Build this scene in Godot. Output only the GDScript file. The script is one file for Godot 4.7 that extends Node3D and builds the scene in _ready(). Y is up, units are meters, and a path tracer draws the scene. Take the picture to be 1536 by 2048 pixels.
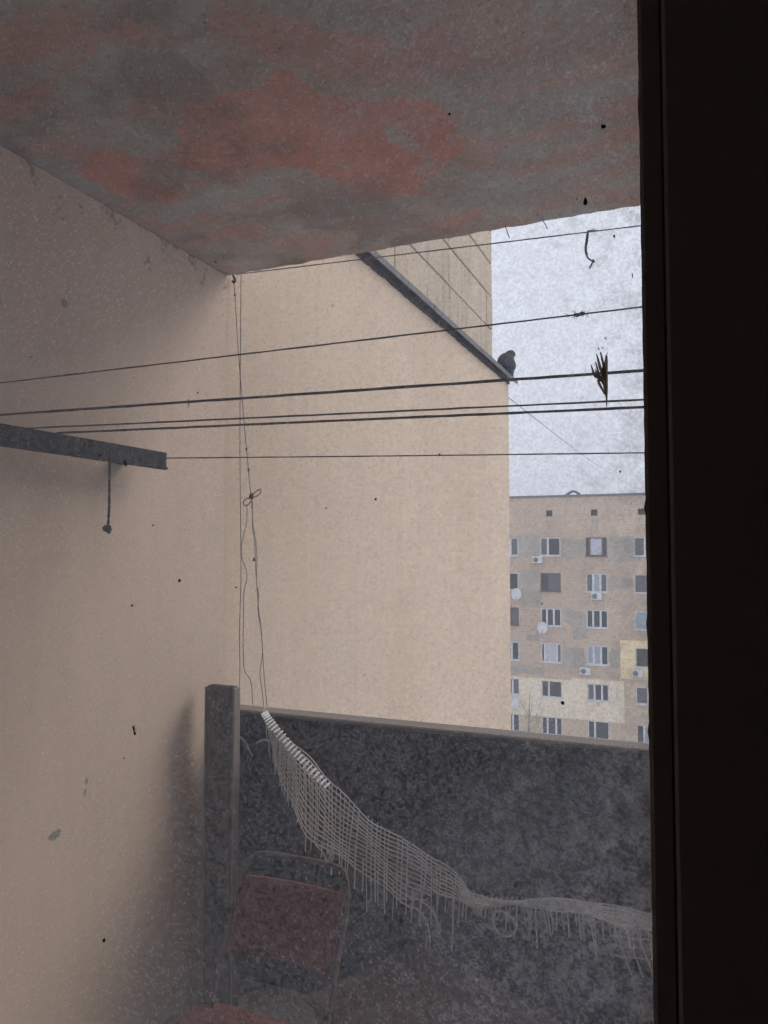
extends Node3D
# A dusty window looks out across a loggia to a plastered side wall, the sky and a far block of flats.
# Units are metres; the loggia floor is y 0 and the view runs along -z.

const SKY_ENERGY := 1.02
const EXPOSURE := 0.96
const SUN_FROM := Vector3(5.0, 6.0, -5.5)
const DUST_BASE := 0.20
const RED_PAINT := [
	[Vector2(-1.153, -1.444), Vector2(-1.044, -1.446), Vector2(-0.914, -1.438), Vector2(-0.848, -1.416), Vector2(-0.800, -1.516), Vector2(-0.730, -1.589), Vector2(-0.634, -1.607), Vector2(-0.565, -1.658), Vector2(-0.540, -1.760), Vector2(-0.578, -1.898), Vector2(-0.664, -1.993), Vector2(-0.778, -2.094), Vector2(-0.884, -2.032), Vector2(-0.961, -1.916), Vector2(-1.026, -1.826), Vector2(-1.083, -1.757), Vector2(-1.204, -1.766), Vector2(-1.316, -1.719), Vector2(-1.334, -1.681), Vector2(-1.237, -1.541), Vector2(-1.183, -1.489)],
	[Vector2(-1.489, -1.515), Vector2(-1.421, -1.544), Vector2(-1.403, -1.622), Vector2(-1.458, -1.675), Vector2(-1.441, -1.731), Vector2(-1.399, -1.816), Vector2(-1.522, -1.854), Vector2(-1.560, -1.783), Vector2(-1.643, -1.822), Vector2(-1.623, -1.756), Vector2(-1.606, -1.645), Vector2(-1.626, -1.589)],
	[Vector2(-0.841, -1.246), Vector2(-0.752, -1.253), Vector2(-0.705, -1.335), Vector2(-0.596, -1.397), Vector2(-0.588, -1.488), Vector2(-0.698, -1.519), Vector2(-0.774, -1.467), Vector2(-0.839, -1.401), Vector2(-0.864, -1.319)],
	[Vector2(-1.192, -1.131), Vector2(-1.047, -1.159), Vector2(-0.915, -1.247), Vector2(-0.958, -1.271), Vector2(-1.080, -1.228), Vector2(-1.180, -1.160)],
	[Vector2(-1.416, -2.235), Vector2(-1.212, -2.229), Vector2(-1.009, -2.279), Vector2(-1.004, -2.352), Vector2(-1.241, -2.357), Vector2(-1.386, -2.322)],
	[Vector2(-1.499, -1.948), Vector2(-1.380, -1.971), Vector2(-1.397, -2.023), Vector2(-1.511, -2.017)],
	[Vector2(-1.316, -1.078), Vector2(-1.242, -1.126), Vector2(-1.214, -1.180), Vector2(-1.307, -1.186), Vector2(-1.413, -1.160)],
	[Vector2(-0.642, -1.503), Vector2(-0.457, -1.440), Vector2(-0.412, -1.509), Vector2(-0.471, -1.594), Vector2(-0.587, -1.616)],
	[Vector2(-0.623, -1.307), Vector2(-0.341, -1.396), Vector2(-0.218, -1.540), Vector2(-0.321, -1.582), Vector2(-0.448, -1.411)]] # outlines of the old red paint on the ceiling, x and z
const BARE_RENDER := [
	[Vector2(-12.97, 2.58), Vector2(-11.33, 2.67), Vector2(-11.28, 2.32), Vector2(-11.38, 0.92), Vector2(-12.93, 0.94)],
	[Vector2(-9.76, 2.21), Vector2(-8.01, 2.10), Vector2(-7.93, 0.91), Vector2(-8.22, 0.41), Vector2(-8.46, 0.96), Vector2(-8.90, 0.69), Vector2(-9.59, 0.66), Vector2(-9.77, 0.98)],
	[Vector2(-6.33, 2.39), Vector2(-2.95, 2.37), Vector2(-2.97, 1.13), Vector2(-5.00, 0.34), Vector2(-6.40, 0.53)],
	[Vector2(-12.89, -0.24), Vector2(-11.35, -0.12), Vector2(-11.33, -2.95), Vector2(-12.66, -3.04), Vector2(-12.96, -2.38)],
	[Vector2(-6.32, -0.45), Vector2(-5.47, -0.44), Vector2(-5.76, -1.03), Vector2(-6.29, -1.53)],
	[Vector2(-5.29, -0.63), Vector2(-4.55, -0.62), Vector2(-4.56, -1.39), Vector2(-6.19, -1.54)],
	[Vector2(-9.71, -3.10), Vector2(-7.98, -3.09), Vector2(-7.99, -4.32), Vector2(-7.81, -5.20), Vector2(-8.83, -5.34), Vector2(-9.06, -4.36), Vector2(-9.55, -3.99)],
	[Vector2(-9.75, -5.88), Vector2(-8.11, -5.95), Vector2(-8.03, -7.36), Vector2(-9.78, -7.57)],
	[Vector2(-6.25, -5.90), Vector2(-5.50, -5.96), Vector2(-5.52, -7.21), Vector2(-6.27, -7.25)],
	[Vector2(-12.52, -5.11), Vector2(-11.45, -5.06), Vector2(-11.46, -5.67), Vector2(-12.48, -5.62)],
	[Vector2(-14.04, -7.53), Vector2(-11.28, -7.46), Vector2(-11.28, -8.16), Vector2(-14.05, -8.24)],
	[Vector2(-13.96, 2.43), Vector2(-12.92, 2.53), Vector2(-12.93, 0.68), Vector2(-13.98, 0.78)]] # where the far facade lost its tiles, x and y
const CORD_STRAIGHT := [Vector3(-1.651, 2.679, -2.470), Vector3(-1.651, 2.375, -2.470), Vector3(-1.649, 1.980, -2.470), Vector3(-1.643, 1.706, -2.470), Vector3(-1.639, 1.493, -2.470), Vector3(-1.643, 1.281, -2.470), Vector3(-1.640, 1.128, -2.470), Vector3(-1.643, 1.001, -2.470)]
const CORD_KNOTTED := [Vector3(-1.689, 2.679, -2.470), Vector3(-1.679, 2.599, -2.470), Vector3(-1.665, 2.417, -2.470), Vector3(-1.649, 2.256, -2.470), Vector3(-1.634, 2.117, -2.470), Vector3(-1.619, 1.982, -2.470), Vector3(-1.609, 1.900, -2.470), Vector3(-1.601, 1.832, -2.470), Vector3(-1.594, 1.797, -2.470)]
const CORD_LOOSE := [Vector3(-1.608, 1.763, -2.460), Vector3(-1.609, 1.696, -2.460), Vector3(-1.627, 1.628, -2.460), Vector3(-1.631, 1.571, -2.460), Vector3(-1.605, 1.494, -2.460), Vector3(-1.618, 1.427, -2.460), Vector3(-1.619, 1.322, -2.460), Vector3(-1.620, 1.226, -2.460), Vector3(-1.613, 1.132, -2.460), Vector3(-1.588, 1.099, -2.460), Vector3(-1.578, 1.058, -2.460), Vector3(-1.576, 1.004, -2.460)]
const CORD_TWIN_A := [Vector3(-1.589, 1.782, -2.462), Vector3(-1.581, 1.686, -2.462), Vector3(-1.569, 1.628, -2.462), Vector3(-1.562, 1.552, -2.462), Vector3(-1.564, 1.475, -2.462), Vector3(-1.554, 1.419, -2.462), Vector3(-1.556, 1.362, -2.462), Vector3(-1.542, 1.286, -2.462), Vector3(-1.534, 1.202, -2.462), Vector3(-1.545, 1.126, -2.462), Vector3(-1.535, 1.061, -2.462), Vector3(-1.528, 1.002, -2.462)]
const CORD_TWIN_B := [Vector3(-1.582, 1.776, -2.458), Vector3(-1.581, 1.686, -2.458), Vector3(-1.571, 1.619, -2.458), Vector3(-1.566, 1.533, -2.458), Vector3(-1.563, 1.495, -2.458), Vector3(-1.556, 1.419, -2.458), Vector3(-1.549, 1.353, -2.458), Vector3(-1.537, 1.278, -2.458), Vector3(-1.532, 1.212, -2.458), Vector3(-1.525, 1.128, -2.458), Vector3(-1.518, 1.063, -2.458), Vector3(-1.510, 1.004, -2.458)]
const BOW_A := [Vector3(-1.592, 1.796, -2.470), Vector3(-1.579, 1.812, -2.470), Vector3(-1.558, 1.823, -2.470), Vector3(-1.552, 1.813, -2.470), Vector3(-1.565, 1.800, -2.470), Vector3(-1.583, 1.794, -2.470)]
const BOW_B := [Vector3(-1.590, 1.786, -2.460), Vector3(-1.608, 1.789, -2.460), Vector3(-1.624, 1.775, -2.460), Vector3(-1.619, 1.762, -2.460), Vector3(-1.603, 1.765, -2.460), Vector3(-1.588, 1.780, -2.460)]
const NET_TOP := [Vector3(-1.497, 1.012, -2.425), Vector3(-1.456, 0.965, -2.418), Vector3(-1.335, 0.900, -2.362), Vector3(-1.189, 0.845, -2.274), Vector3(-1.061, 0.781, -2.240), Vector3(-0.938, 0.711, -2.240), Vector3(-0.804, 0.650, -2.240), Vector3(-0.699, 0.592, -2.240), Vector3(-0.628, 0.555, -2.240), Vector3(-0.507, 0.566, -2.240), Vector3(-0.362, 0.584, -2.240), Vector3(-0.238, 0.589, -2.240), Vector3(-0.132, 0.599, -2.240)]
const NET_LOW := [Vector3(-1.493, 0.991, -2.413), Vector3(-1.467, 0.857, -2.411), Vector3(-1.372, 0.717, -2.375), Vector3(-1.223, 0.630, -2.286), Vector3(-1.073, 0.589, -2.228), Vector3(-0.950, 0.527, -2.228), Vector3(-0.832, 0.487, -2.228), Vector3(-0.751, 0.506, -2.228), Vector3(-0.625, 0.508, -2.228), Vector3(-0.505, 0.522, -2.228), Vector3(-0.361, 0.535, -2.228), Vector3(-0.237, 0.531, -2.228), Vector3(-0.132, 0.513, -2.228)]
const NET_CURL_A := [Vector3(-0.846, 0.498, -2.220), Vector3(-0.810, 0.478, -2.220), Vector3(-0.789, 0.449, -2.220), Vector3(-0.781, 0.402, -2.220), Vector3(-0.784, 0.350, -2.220)]
const NET_CURL_B := [Vector3(-0.814, 0.518, -2.215), Vector3(-0.779, 0.502, -2.215), Vector3(-0.760, 0.476, -2.215), Vector3(-0.747, 0.438, -2.215), Vector3(-0.757, 0.430, -2.215)]
const NET_CURL_C := [Vector3(-1.177, 0.615, -2.254), Vector3(-1.140, 0.612, -2.235), Vector3(-1.128, 0.590, -2.230), Vector3(-1.152, 0.563, -2.240)]
const NET_CURL_D := [Vector3(-1.204, 0.605, -2.270), Vector3(-1.167, 0.598, -2.248), Vector3(-1.147, 0.574, -2.238), Vector3(-1.164, 0.550, -2.247)]
const NET_LOOP := [Vector3(-0.582, 0.521, -2.210), Vector3(-0.560, 0.534, -2.210), Vector3(-0.530, 0.525, -2.210), Vector3(-0.512, 0.500, -2.210), Vector3(-0.524, 0.472, -2.210), Vector3(-0.551, 0.464, -2.210), Vector3(-0.572, 0.480, -2.210), Vector3(-0.582, 0.504, -2.210), Vector3(-0.575, 0.525, -2.210)]
const NET_LONG := [Vector3(-0.708, 0.535, -2.220), Vector3(-0.707, 0.461, -2.220), Vector3(-0.712, 0.384, -2.220)]
const NET_STRAY := [Vector3(-0.196, 0.615, -2.190), Vector3(-0.174, 0.592, -2.190), Vector3(-0.142, 0.556, -2.190), Vector3(-0.117, 0.535, -2.190)]
const SCRAP_A := [Vector3(-1.514, 0.881, -2.390), Vector3(-1.493, 0.894, -2.390), Vector3(-1.472, 0.898, -2.390), Vector3(-1.453, 0.894, -2.390)]
const SCRAP_B := [Vector3(-1.610, 0.899, -2.390), Vector3(-1.584, 0.898, -2.390), Vector3(-1.562, 0.882, -2.390), Vector3(-1.544, 0.854, -2.390), Vector3(-1.529, 0.834, -2.390)]
const GLASS_SPECKS := [[-0.0663, 1.8320, 0.0017, 0.0024], [-0.0542, 1.8809, 0.0017, 0.0017], [-0.3963, 1.5723, 0.0011, 0.0015], [-0.4697, 1.2684, 0.0011, 0.0017], [-0.5686, 1.7767, 0.0007, 0.0007], [-0.4454, 1.5506, 0.0011, 0.0009], [-0.3803, 1.7276, 0.0006, 0.0006], [-0.2199, 1.6354, 0.0006, 0.0011], [-0.3412, 1.5682, 0.0009, 0.0006], [-0.4518, 1.4220, 0.0006, 0.0007], [-0.3641, 1.8354, 0.0006, 0.0006], [-0.0718, 1.8347, 0.0004, 0.0006], [-0.4957, 1.8869, 0.0006, 0.0006], [-0.1617, 1.9142, 0.0009, 0.0009], [-0.0468, 1.6493, 0.0006, 0.0011], [-0.0373, 1.7775, 0.0004, 0.0017], [-0.0081, 1.9475, 0.0007, 0.0006], [-0.0853, 1.4974, 0.0011, 0.0017], [-0.4242, 1.6186, 0.0013, 0.0006], [-0.1701, 1.6665, 0.0006, 0.0007], [-0.2608, 1.6297, 0.0006, 0.0006], [-0.0982, 1.5621, 0.0006, 0.0006], [-0.0483, 1.8054, 0.0006, 0.0013]] # x, y, half width, half height
const PAINT_SMEAR := [
	[Vector2(-0.0547, 1.7271), Vector2(-0.0537, 1.7260), Vector2(-0.0535, 1.7224), Vector2(-0.0537, 1.7045), Vector2(-0.0545, 1.6900), Vector2(-0.0551, 1.6962), Vector2(-0.0552, 1.7128), Vector2(-0.0560, 1.7204)],
	[Vector2(-0.0584, 1.7288), Vector2(-0.0575, 1.7287), Vector2(-0.0554, 1.7203), Vector2(-0.0552, 1.7125), Vector2(-0.0567, 1.7175)],
	[Vector2(-0.0609, 1.7281), Vector2(-0.0600, 1.7273), Vector2(-0.0582, 1.7213), Vector2(-0.0561, 1.7145), Vector2(-0.0555, 1.7102), Vector2(-0.0577, 1.7134), Vector2(-0.0595, 1.7188)],
	[Vector2(-0.0616, 1.7226), Vector2(-0.0610, 1.7228), Vector2(-0.0589, 1.7158), Vector2(-0.0565, 1.7090), Vector2(-0.0568, 1.7067), Vector2(-0.0599, 1.7129)],
	[Vector2(-0.0645, 1.7212), Vector2(-0.0639, 1.7208), Vector2(-0.0620, 1.7160), Vector2(-0.0605, 1.7116), Vector2(-0.0618, 1.7121), Vector2(-0.0636, 1.7162)],
	[Vector2(-0.0608, 1.7110), Vector2(-0.0590, 1.7099), Vector2(-0.0562, 1.7034), Vector2(-0.0553, 1.6988), Vector2(-0.0578, 1.7036), Vector2(-0.0596, 1.7067)],
	[Vector2(-0.0630, 1.7158), Vector2(-0.0620, 1.7144), Vector2(-0.0618, 1.7121), Vector2(-0.0627, 1.7132)],
	[Vector2(-0.0596, 1.7325), Vector2(-0.0587, 1.7311), Vector2(-0.0587, 1.7302), Vector2(-0.0596, 1.7312)],
	[Vector2(-0.0574, 1.7330), Vector2(-0.0568, 1.7319), Vector2(-0.0559, 1.7305), Vector2(-0.0571, 1.7313)],
	[Vector2(-0.0551, 1.7393), Vector2(-0.0545, 1.7382), Vector2(-0.0539, 1.7355), Vector2(-0.0548, 1.7373)],
	[Vector2(-0.0543, 1.7313), Vector2(-0.0537, 1.7306), Vector2(-0.0537, 1.7300)],
	[Vector2(-0.0543, 1.7281), Vector2(-0.0534, 1.7276), Vector2(-0.0537, 1.7267)],
	[Vector2(-0.0570, 1.7188), Vector2(-0.0548, 1.7177), Vector2(-0.0547, 1.6975), Vector2(-0.0559, 1.7021), Vector2(-0.0571, 1.7081), Vector2(-0.0580, 1.7121)],
	[Vector2(-0.0617, 1.7183), Vector2(-0.0592, 1.7141), Vector2(-0.0577, 1.7094), Vector2(-0.0590, 1.7092), Vector2(-0.0611, 1.7127)]] # dried brown paint on the glass, x and y

var rng := RandomNumberGenerator.new()
var M := {}
var origin := {}
var taken := {}

# ---------- colours, textures, materials ----------
func lin(r: float, g: float, b: float) -> Color:
	return Color(r, g, b).linear_to_srgb()

func field(seed_: int, freq: float, oct := 4, kind := FastNoiseLite.TYPE_SIMPLEX_SMOOTH) -> FastNoiseLite:
	var n := FastNoiseLite.new()
	n.seed = seed_; n.frequency = freq; n.noise_type = kind
	n.fractal_type = FastNoiseLite.FRACTAL_FBM; n.fractal_octaves = oct
	return n

func tex(im: Image) -> ImageTexture:
	return ImageTexture.create_from_image(im)

func two_tone(seed_: int, freq: float, a: Color, b: Color, contrast := 1.0, size := 512) -> Image:
	# a tiling mottle between two linear colours, fine and coarse noise together
	var n1 := field(seed_, freq, 5).get_seamless_image(size, size)
	var n2 := field(seed_ + 7, freq * 7.0, 3).get_seamless_image(size, size)
	n1.convert(Image.FORMAT_L8); n2.convert(Image.FORMAT_L8)
	var d1 := n1.get_data(); var d2 := n2.get_data()
	var lut := PackedByteArray()
	for i in 256:
		var c := a.lerp(b, clampf((i / 255.0 - 0.5) * contrast + 0.5, 0, 1)).linear_to_srgb()
		lut.append(int(c.r * 255)); lut.append(int(c.g * 255)); lut.append(int(c.b * 255))
	var o := PackedByteArray(); o.resize(size * size * 3)
	for i in size * size:
		var k := clampi(int(d1[i] * 0.6 + d2[i] * 0.4), 0, 255) * 3
		o[i * 3] = lut[k]; o[i * 3 + 1] = lut[k + 1]; o[i * 3 + 2] = lut[k + 2]
	return Image.create_from_data(size, size, false, Image.FORMAT_RGB8, o)

func grain(seed_: int, freq: float, size := 512) -> ImageTexture:
	var n := field(seed_, freq, 4).get_seamless_image(size, size)
	n.convert(Image.FORMAT_L8)
	return tex(n)

func mottled(called: String, seed_: int, freq: float, a: Color, b: Color, per_metre: float, rough := 0.9, bump := 0.0, contrast := 1.0) -> StandardMaterial3D:
	var m := StandardMaterial3D.new()
	m.resource_name = called
	m.albedo_texture = tex(two_tone(seed_, freq, a, b, contrast))
	m.uv1_triplanar = true; m.uv1_world_triplanar = true
	m.uv1_scale = Vector3.ONE * per_metre
	m.roughness = rough; m.metallic_specular = 0.35
	return m

func plain(called: String, c: Color, rough := 0.8, metal := 0.0) -> StandardMaterial3D:
	var m := StandardMaterial3D.new()
	m.resource_name = called; m.albedo_color = c.linear_to_srgb(); m.roughness = rough; m.metallic = metal
	m.metallic_specular = 0.4
	return m

# ---------- mesh helpers ----------
func mb() -> SurfaceTool:
	var st := SurfaceTool.new()
	st.begin(Mesh.PRIMITIVE_TRIANGLES)
	st.set_smooth_group(-1)
	return st

func poly(st: SurfaceTool, pts: Array, away: Vector3, uvs: Array = []) -> void:
	# a flat convex face that looks away from the given inner point
	var n: Vector3 = Plane(pts[0], pts[1], pts[2]).normal
	var mid := Vector3.ZERO
	for p in pts: mid += p
	mid /= pts.size()
	var flip := n.dot(mid - away) < 0.0
	for i in range(1, pts.size() - 1):
		var idx := [0, i, i + 1] if not flip else [0, i + 1, i]
		for k in idx:
			if not uvs.is_empty(): st.set_uv(uvs[k])
			st.add_vertex(pts[k])

func box(st: SurfaceTool, lo: Vector3, hi: Vector3, bev := 0.0, uv = null) -> void:
	var c := (lo + hi) / 2.0; var h := (hi - lo) / 2.0
	var b := minf(bev, minf(h.x, minf(h.y, h.z)) * 0.9)
	var corner := func(sx: int, sy: int, sz: int, ax: int) -> Vector3:
		var i := h - Vector3.ONE * b
		var v := Vector3(sx * i.x, sy * i.y, sz * i.z)
		v[ax] = [sx * h.x, sy * h.y, sz * h.z][ax]
		return c + v
	var emit := func(pts: Array) -> void:
		var us := []
		if uv != null:
			for p in pts: us.append(uv.call(p))
		poly(st, pts, c, us)
	for s in [-1, 1]:
		emit.call([corner.call(s, -1, -1, 0), corner.call(s, 1, -1, 0), corner.call(s, 1, 1, 0), corner.call(s, -1, 1, 0)])
		emit.call([corner.call(-1, s, -1, 1), corner.call(1, s, -1, 1), corner.call(1, s, 1, 1), corner.call(-1, s, 1, 1)])
		emit.call([corner.call(-1, -1, s, 2), corner.call(1, -1, s, 2), corner.call(1, 1, s, 2), corner.call(-1, 1, s, 2)])
	if b > 0.0:
		for s in [-1, 1]:
			for t in [-1, 1]:
				emit.call([corner.call(s, t, -1, 0), corner.call(s, t, -1, 1), corner.call(s, t, 1, 1), corner.call(s, t, 1, 0)])
				emit.call([corner.call(s, -1, t, 0), corner.call(s, -1, t, 2), corner.call(s, 1, t, 2), corner.call(s, 1, t, 0)])
				emit.call([corner.call(-1, s, t, 1), corner.call(-1, s, t, 2), corner.call(1, s, t, 2), corner.call(1, s, t, 1)])
				for q in [-1, 1]:
					emit.call([corner.call(s, t, q, 0), corner.call(s, t, q, 1), corner.call(s, t, q, 2)])

func smooth_path(pts: Array, per := 6) -> Array:
	var out := []
	for i in pts.size() - 1:
		var a: Vector3 = pts[maxi(i - 1, 0)]; var b: Vector3 = pts[i]; var c: Vector3 = pts[i + 1]; var d: Vector3 = pts[mini(i + 2, pts.size() - 1)]
		for k in per:
			out.append(b.cubic_interpolate(c, a, d, float(k) / per))
	out.append(pts[-1])
	return out

func tube(st: SurfaceTool, pts: Array, r: float, sides := 6, r_end := -1.0, lump := 0.0) -> void:
	st.set_smooth_group(0)
	var rings := []
	var up := Vector3.UP
	for i in pts.size():
		var t: Vector3 = (pts[mini(i + 1, pts.size() - 1)] - pts[maxi(i - 1, 0)]).normalized()
		if i == 0 and absf(t.dot(up)) > 0.9: up = Vector3.RIGHT
		var n := (up - t * up.dot(t)).normalized()
		up = n
		var bn := t.cross(n)
		var rr := r if r_end < 0.0 else lerpf(r, r_end, float(i) / (pts.size() - 1))
		if lump > 0.0: rr *= 1.0 + rng.randf_range(-lump, lump)
		var ring := []
		for k in sides:
			var a := TAU * k / sides
			ring.append(pts[i] + (n * cos(a) + bn * sin(a)) * rr)
		rings.append(ring)
	for i in rings.size() - 1:
		var mid: Vector3 = (pts[i] + pts[i + 1]) / 2.0
		for k in sides:
			var k2 := (k + 1) % sides
			poly(st, [rings[i][k], rings[i][k2], rings[i + 1][k2], rings[i + 1][k]], mid)
	poly(st, rings[0], pts[1]); poly(st, rings[-1], pts[-2])
	st.set_smooth_group(-1)

func tape(st: SurfaceTool, pts: Array, w: float, thick: float, face := Vector3.BACK) -> void:
	# a flat woven strip whose broad side looks along `face`
	for i in pts.size() - 1:
		var t: Vector3 = (pts[i + 1] - pts[i]).normalized()
		var t0: Vector3 = (pts[i + 1] - pts[maxi(i - 1, 0)]).normalized()
		var t1: Vector3 = (pts[mini(i + 2, pts.size() - 1)] - pts[i]).normalized()
		var b0 := t0.cross(face).normalized() * w / 2.0; var b1 := t1.cross(face).normalized() * w / 2.0
		var n := b0.cross(t).normalized() * thick / 2.0
		var a: Vector3 = pts[i]; var b: Vector3 = pts[i + 1]
		var mid := (a + b) / 2.0
		poly(st, [a + b0 + n, b + b1 + n, b - b1 + n, a - b0 + n], mid)
		poly(st, [a + b0 - n, b + b1 - n, b - b1 - n, a - b0 - n], mid)
		poly(st, [a + b0 + n, b + b1 + n, b + b1 - n, a + b0 - n], mid)
		poly(st, [a - b0 + n, b - b1 + n, b - b1 - n, a - b0 - n], mid)

func blob(st: SurfaceTool, c: Vector3, r: Vector3, bump := 0.0, seg := 8) -> void:
	st.set_smooth_group(0)
	var p := []
	for i in seg + 1:
		var row := []
		for k in seg:
			var th := PI * i / seg; var ph := TAU * k / seg
			var q := 1.0 + (rng.randf_range(-bump, bump) if i > 0 and i < seg else 0.0)
			row.append(c + Vector3(sin(th) * cos(ph) * r.x, cos(th) * r.y, sin(th) * sin(ph) * r.z) * q)
		p.append(row)
	for i in seg:
		for k in seg:
			var k2 := (k + 1) % seg
			if i == 0: poly(st, [p[0][0], p[1][k], p[1][k2]], c)
			elif i == seg - 1: poly(st, [p[i][k], p[i][k2], p[seg][0]], c)
			else: poly(st, [p[i][k], p[i][k2], p[i + 1][k2], p[i + 1][k]], c)
	st.set_smooth_group(-1)

func prism(st: SurfaceTool, outline: Array, z0: float, z1: float) -> void:
	# any simple outline in x and y, given thickness along z
	var pk := PackedVector2Array(outline)
	var ids := Geometry2D.triangulate_polygon(pk)
	var mid := Vector2.ZERO
	for p in outline: mid += p
	mid /= outline.size()
	for i in range(0, ids.size(), 3):
		for z in [z0, z1]:
			var t := []
			for k in 3: t.append(Vector3(pk[ids[i + k]].x, pk[ids[i + k]].y, z))
			poly(st, t, Vector3(t[0].x, t[0].y, (z0 + z1) / 2.0))
	for i in outline.size():
		var a: Vector2 = outline[i]; var b: Vector2 = outline[(i + 1) % outline.size()]
		poly(st, [Vector3(a.x, a.y, z0), Vector3(b.x, b.y, z0), Vector3(b.x, b.y, z1), Vector3(a.x, a.y, z1)], Vector3(mid.x, mid.y, (z0 + z1) / 2.0))

func holed_wall(st: SurfaceTool, x0: float, x1: float, y0: float, y1: float, z: float, deep: float, holes: Array, uv = null) -> void:
	# a wall face square to z with real openings, their reveals and the outer rim; it reaches `deep` behind z
	var xs := [x0, x1]; var ys := [y0, y1]
	for h in holes:
		for v in [h.position.x, h.end.x]:
			if v > x0 and v < x1 and not xs.has(v): xs.append(v)
		for v in [h.position.y, h.end.y]:
			if v > y0 and v < y1 and not ys.has(v): ys.append(v)
	xs.sort(); ys.sort()
	var emit := func(pts: Array, away: Vector3) -> void:
		var us := []
		if uv != null:
			for p in pts: us.append(uv.call(p))
		poly(st, pts, away, us)
	for i in xs.size() - 1:
		for j in ys.size() - 1:
			var m := Vector2((xs[i] + xs[i + 1]) / 2.0, (ys[j] + ys[j + 1]) / 2.0)
			var open := false
			for h in holes:
				if h.has_point(m): open = true
			if not open:
				emit.call([Vector3(xs[i], ys[j], z), Vector3(xs[i + 1], ys[j], z), Vector3(xs[i + 1], ys[j + 1], z), Vector3(xs[i], ys[j + 1], z)], Vector3(m.x, m.y, z - 1))
	for h in holes:
		var a: Vector2 = h.position; var b: Vector2 = h.end
		var zz := z - deep
		var far := Vector3(0, 0, 0)
		emit.call([Vector3(a.x, a.y, z), Vector3(a.x, b.y, z), Vector3(a.x, b.y, zz), Vector3(a.x, a.y, zz)], Vector3(a.x - 1, a.y, z))
		emit.call([Vector3(b.x, a.y, z), Vector3(b.x, b.y, z), Vector3(b.x, b.y, zz), Vector3(b.x, a.y, zz)], Vector3(b.x + 1, a.y, z))
		emit.call([Vector3(a.x, a.y, z), Vector3(b.x, a.y, z), Vector3(b.x, a.y, zz), Vector3(a.x, a.y, zz)], Vector3(a.x, a.y - 1, z))
		emit.call([Vector3(a.x, b.y, z), Vector3(b.x, b.y, z), Vector3(b.x, b.y, zz), Vector3(a.x, b.y, zz)], Vector3(a.x, b.y + 1, z))
	var inner := Vector3((x0 + x1) / 2.0, (y0 + y1) / 2.0, z)
	var zr := z - deep
	emit.call([Vector3(x0, y0, z), Vector3(x0, y1, z), Vector3(x0, y1, zr), Vector3(x0, y0, zr)], inner)
	emit.call([Vector3(x1, y0, z), Vector3(x1, y1, z), Vector3(x1, y1, zr), Vector3(x1, y0, zr)], inner)
	emit.call([Vector3(x0, y1, z), Vector3(x1, y1, z), Vector3(x1, y1, zr), Vector3(x0, y1, zr)], inner)
	emit.call([Vector3(x0, y0, z), Vector3(x1, y0, z), Vector3(x1, y0, zr), Vector3(x0, y0, zr)], inner)

# ---------- object helpers ----------
func numbered(called: String) -> String:
	if not taken.has(called):
		taken[called] = 0
		return called
	taken[called] += 1
	return "%s_%03d" % [called, taken[called]]

func tag(o: Node3D, label := "", category := "", group := "", kind := "") -> Node3D:
	if label: o.set_meta("label", label)
	if category: o.set_meta("category", category)
	if group: o.set_meta("group", group)
	if kind: o.set_meta("kind", kind)
	return o

func thing(called: String, at: Vector3, label: String, category: String, group := "") -> Node3D:
	var o := Node3D.new()
	o.name = numbered(called); add_child(o); o.position = at
	origin[o] = at
	return tag(o, label, category, group)

func build(st: SurfaceTool, called: String, mat: Material, parent: Node3D = null) -> MeshInstance3D:
	st.generate_normals()
	var o := MeshInstance3D.new()
	o.mesh = st.commit(); o.material_override = mat
	if parent == null:
		o.name = numbered(called); add_child(o)
	else:
		o.name = called; parent.add_child(o, true)
		if origin.has(parent): o.position = -origin[parent]
	return o

func structure(st: SurfaceTool, called: String, mat: Material) -> MeshInstance3D:
	var o := build(st, called, mat)
	o.set_meta("kind", "structure")
	return o

# ---------- the scene ----------
func _ready() -> void:
	rng.seed = 20
	view_and_light()
	materials()
	outdoors()
	loggia()
	side_wall()
	far_building()
	room_and_window()
	lines_and_cords()
	net()
	furniture()
	pigeon()

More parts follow.
